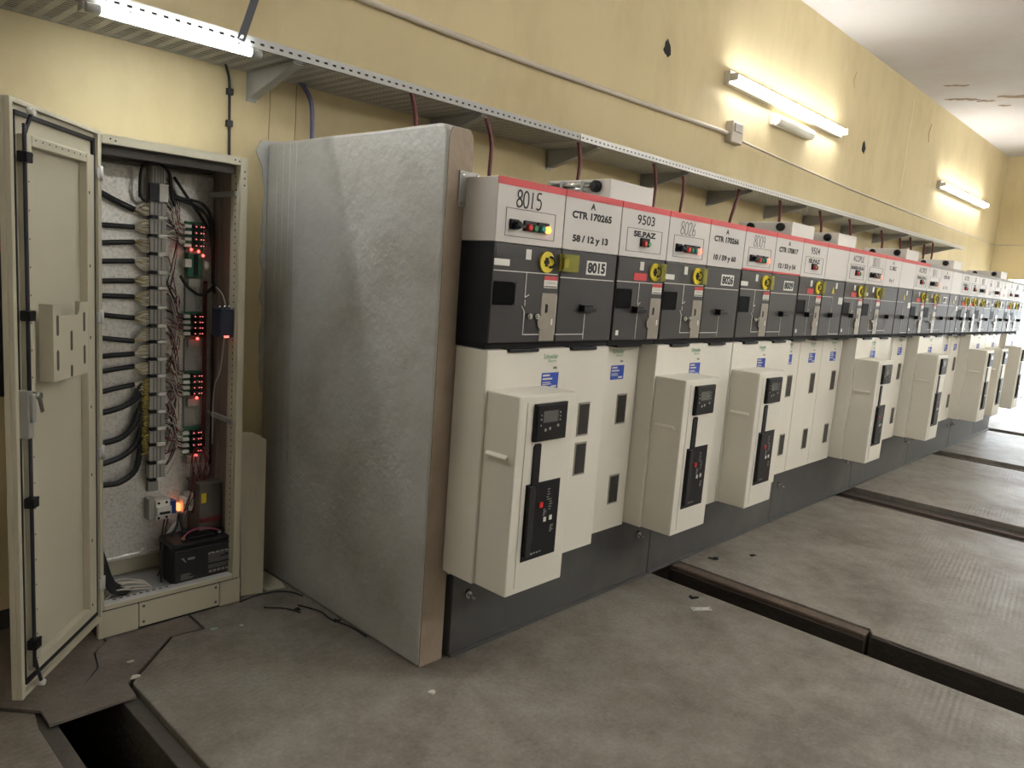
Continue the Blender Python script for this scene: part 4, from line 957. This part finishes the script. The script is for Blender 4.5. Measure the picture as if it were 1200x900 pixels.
wput('plug_row', MB().box(-.468, -.375, 1.270, 1.287, .352, .372), M_CORE_R, psu)
wput('cable_bracket', MB().prism([(-.62, .285), (-.56, .36), (-.52, .33), (-.55, .28)], 1.33, 1.334, 'y'), M_GALVN, cab)
w = MB()
for (a, b, c_, m) in (((-.60, .375), (-.615, .28), (-.595, .17), 0), ((-.585, .375), (-.60, .30), (-.565, .2), 0), ((-.53, .39), (-.56, .31), (-.65, .14), 0), ((-.52, .39), (-.53, .33), (-.54, .30), 0)):
    w.tube([(a[0], 1.345, a[1]), (b[0], 1.33, b[1]), (c_[0], 1.29, c_[1])], .003, 6, 5)
wput('lower_wiring', w, M_RUB, cab, kind='stuff')
w = MB()
for j in range(14):
    a = (-.53 + .13 * rnd.random(), 1.35, .37 + .03 * rnd.random()); b = (-.50 + .1 * rnd.random(), 1.32, .56 + .10 * rnd.random())
    w.tube([a, ((a[0] + b[0]) / 2 + .03 * (rnd.random() - .5), 1.33, (a[2] + b[2]) / 2), b, (-.44 + .02 * rnd.random(), 1.375, .70)], .0019, 5, 3)
wput('upper_supply_wires', w, M_CORE_R, cab, kind='stuff')
wput('power_lead', MB().tube([(-.535, 1.35, .39), (-.56, 1.32, .33), (-.62, 1.28, .30), (-.655, 1.24, .22), (-.66, 1.22, .14)], .006, 8, 4), M_RUB, cab)
wput('power_lead', MB().tube([(-.532, 1.34, .39), (-.532, 1.32, .34), (-.53, 1.29, .326)], .008, 8, 4), M_RUB, cab)
w = MB()
for j in range(7): w.tube([(-.89, 1.20 + .016 * j, .128), (-.85 + .012 * rnd.random(), 1.20 + .017 * j, .142 + .022 * rnd.random()), (-.79, 1.19 + .02 * j, .146 + .02 * rnd.random()), (-.735 + .02 * rnd.random(), 1.20 + .018 * j, .134 + .008 * rnd.random()), (-.70, 1.225 + .012 * j, .128)], .0034, 6, 4)
wput('cable_coil', w, M_CORE_W, cab, kind='stuff')
w = MB()
for j in range(6): w.tube([(-.915, 1.20 + .014 * j, .50 - .03 * j), (-.905 + .004 * j, 1.19 + .014 * j, .32), (-.885 + .008 * j, 1.185 + .012 * j, .18), (-.82 + .01 * j, 1.19 + .01 * j, .135)], .006, 6, 4)
wput('side_cables', w, M_RUB, cab, kind='stuff')
wput('cable_tie_mount', MB().cyl((-.672, 1.40, .228), (-.672, 1.385, .228), .012, 12), M_LABEL, cab)

# --- battery standing in the cabinet
bt = thing('battery', (-.495, 1.25, .124), 'black lead battery standing in the bottom of the open cabinet', 'battery')
wput('case', MB().box(-.628, -.362, 1.170, 1.330, .1235, .285), M_RUB, bt, bevel=.006)
wput('lid', MB().box(-.631, -.359, 1.167, 1.333, .286, .312), M_DEEP, bt, bevel=.006)
for x in (-.575, -.415): wput('terminal_post', MB().cyl((x, 1.205, .312), (x, 1.205, .326), .009, 10), M_CHROME, bt)
wput('carry_handle', MB().box(-.55, -.44, 1.20, 1.215, .3125, .322), M_DEEP, bt, bevel=.003)
for ln in (('VISION', .02, -.572, -.540, .235, .245), ('6FM-40', .02, -.480, -.430, .240, .250), ('12V 40Ah', .02, -.426, -.378, .240, .250)):
    wput('lettering', text_mb([ln], 1.1690), M_LINE, bt)
lb = MB()
lb.prism([(-.600, .248), (-.588, .248), (-.576, .226), (-.580, .226)], 1.1685, 1.1702, 'y')
rr = random.Random(5)
for i in range(9): lb.box(-.480, -.478 + .05 + .05 * rr.random(), 1.1688, 1.1702, .175 + i * .0065 + (.008 if i > 2 else 0), .1765 + i * .0065 + (.008 if i > 2 else 0))
for i in range(5): lb.box(-.600, -.598 + .03 + .03 * rr.random(), 1.1688, 1.1702, .150 + i * .0058, .1515 + i * .0058)
for i in range(5): lb.box(-.476 + i * .019, -.462 + i * .019, 1.1688, 1.1702, .155, .166)
wput('label_print', lb, M_PRINT, bt, kind='stuff')
wput('battery_lead', MB().tube([(-.575, 1.205, .328), (-.55, 1.21, .345), (-.50, 1.22, .35), (-.44, 1.21, .34), (-.415, 1.205, .328)], .0035, 6, 5), mat('pink_lead', rgb(150, 60, 90), .5, var=0), bt)

# ------------------------------------------------------------------ loose things round the cabinet
def sheet(name, pts, th, m, label, cat):
    """thin bent sheet: list of quads in space, given a thickness"""
    mb = MB()
    for q in pts:
        q = [Vector(p) for p in q]; n = (q[1] - q[0]).cross(q[2] - q[0]).normalized() * th
        mb.add(list(q) + [p + n for p in q], [(0, 1, 2, 3), (7, 6, 5, 4), (0, 4, 5, 1), (1, 5, 6, 2), (2, 6, 7, 3), (3, 7, 4, 0)])
    return tag(wput(name, mb, m), label, cat)
sheet('sheet_metal_strip', [[(-.325, 1.190, .004), (-.318, 1.175, .03), (-.232, 1.262, .748), (-.290, 1.275, .752)],
                      [(-.322, 1.178, .001), (-.225, 1.152, .001), (-.166, 1.262, .706), (-.232, 1.262, .748)]], .003, M_CAB, 'loose beige sheet metal strip leaning beside the open cabinet', 'metal strip')
tag(wput('plate_offcut', MB().prism([(-.205, 1.155), (-.118, 1.130), (-.100, 1.20), (-.105, 1.36), (-.19, 1.34)], .001, .006), M_CAB), 'flat beige offcut on the floor against the partition', 'offcut')
t = thing('wall_board', (-1.40, WY, .95), 'dark framed board on the wall behind the open door', 'board')
wput('board', MB().box(-1.65, -1.166, WY - .02, WY, .95, 1.80), mat('dark_board', rgb(38, 38, 42), .4, var=.1), t, bevel=.004)
wput('red_mark', MB().box(-1.172, -1.164, WY - .022, WY - .02, 1.505, 1.54), M_RED, t)

tg = thing('label_plate', (1.344, -.266, 0), 'small pale metal label plate lying by the first floor trench', 'label plate')
a = -.62
def T(v): x, y, z = v; return (1.344 + x * math.cos(a) - y * math.sin(a), -.266 + x * math.sin(a) + y * math.cos(a), z)
wput('plate', MB().box(-.052, .052, -.019, .019, .001, .0025).xf(T), M_GALVN, tg)
wput('sticker', MB().box(.005, .034, -.014, .014, .0025, .0031).xf(T), M_LABEL, tg)
wput('print', MB().box(-.03, -.008, -.006, .006, .0025, .0029).xf(T), M_LABEL, tg)
for x in (-.042, .045): wput('hole', MB().cyl((x, 0, .0024), (x, 0, .0029), .004, 8).xf(T), M_GAP, tg)
def scrap(cx, cy, r, m, label, cat, sd, h=.004):
    q = random.Random(sd); k = 7
    pts = [(cx + r * (.6 + .6 * q.random()) * math.cos(2 * math.pi * i / k), cy + r * (.4 + .5 * q.random()) * math.sin(2 * math.pi * i / k)) for i in range(k)]
    tag(wput('paper_scrap', MB().prism(pts, .001, h), m), label, cat)
scrap(-.164, -.001, .019, M_PAPER, 'white paper scrap on the floor before the partition corner', 'scrap', 1, .010)
scrap(-.555, .945, .016, mat('green_scrap', rgb(160, 190, 165), .7, var=.1), 'pale green scrap on the floor right of the cabinet base', 'scrap', 2)
scrap(-.455, .905, .014, M_PAPER, 'white scrap on the floor halfway from cabinet to partition', 'scrap', 3)
scrap(-.905, .885, .016, M_PAPER, 'white scrap on the steel plate before the cabinet', 'scrap', 4)
scrap(-.935, .765, .020, M_PAPER, 'white scrap at the slab edge beside the open trench', 'scrap', 5)
for (pts, l) in (([(-.17, .93, .006), (-.14, .86, .005), (-.125, .80, .006), (-.13, .72, .005), (-.105, .62, .006), (-.10, .50, .005)], 'thin dark wire lying along the foot of the partition'),
                 ([(-.30, 1.0, .005), (-.23, .93, .006), (-.20, .86, .005)], 'short dark wire on the floor left of the partition'),
                 ([(-.36, 1.11, .006), (-.28, 1.10, .02), (-.18, 1.10, .012), (-.12, 1.06, .006), (-.105, 1.0, .006)], 'black cable end between the loose panel and partition')):
    tag(wput('loose_wire', MB().tube(pts, .0035, 6, 4), M_RUB), l, 'wire')
for (x, y, r, sd, l) in ((-.19, .90, .018, 7, 'dark lump of debris beside the partition foot'), (-.115, .70, .014, 8, 'small dark debris at the partition foot'), (1.43, -.17, .022, 9, 'dark debris beside the label plate'), (2.02, .04, .03, 10, 'dark flake on the slab past the first trench'), (2.28, -.08, .018, 12, 'small black chip on the slab past the first trench')):
    q = random.Random(sd); mb = MB()
    for j in range(5): mb.bar((x + r * (q.random() - .5) * 2, y + r * (q.random() - .5), .004), (x + r * (q.random() - .5) * 2, y + r * (q.random() - .5) * 2, .006), .008, .006)
    tag(wput('debris', mb, M_GAP), l, 'debris')
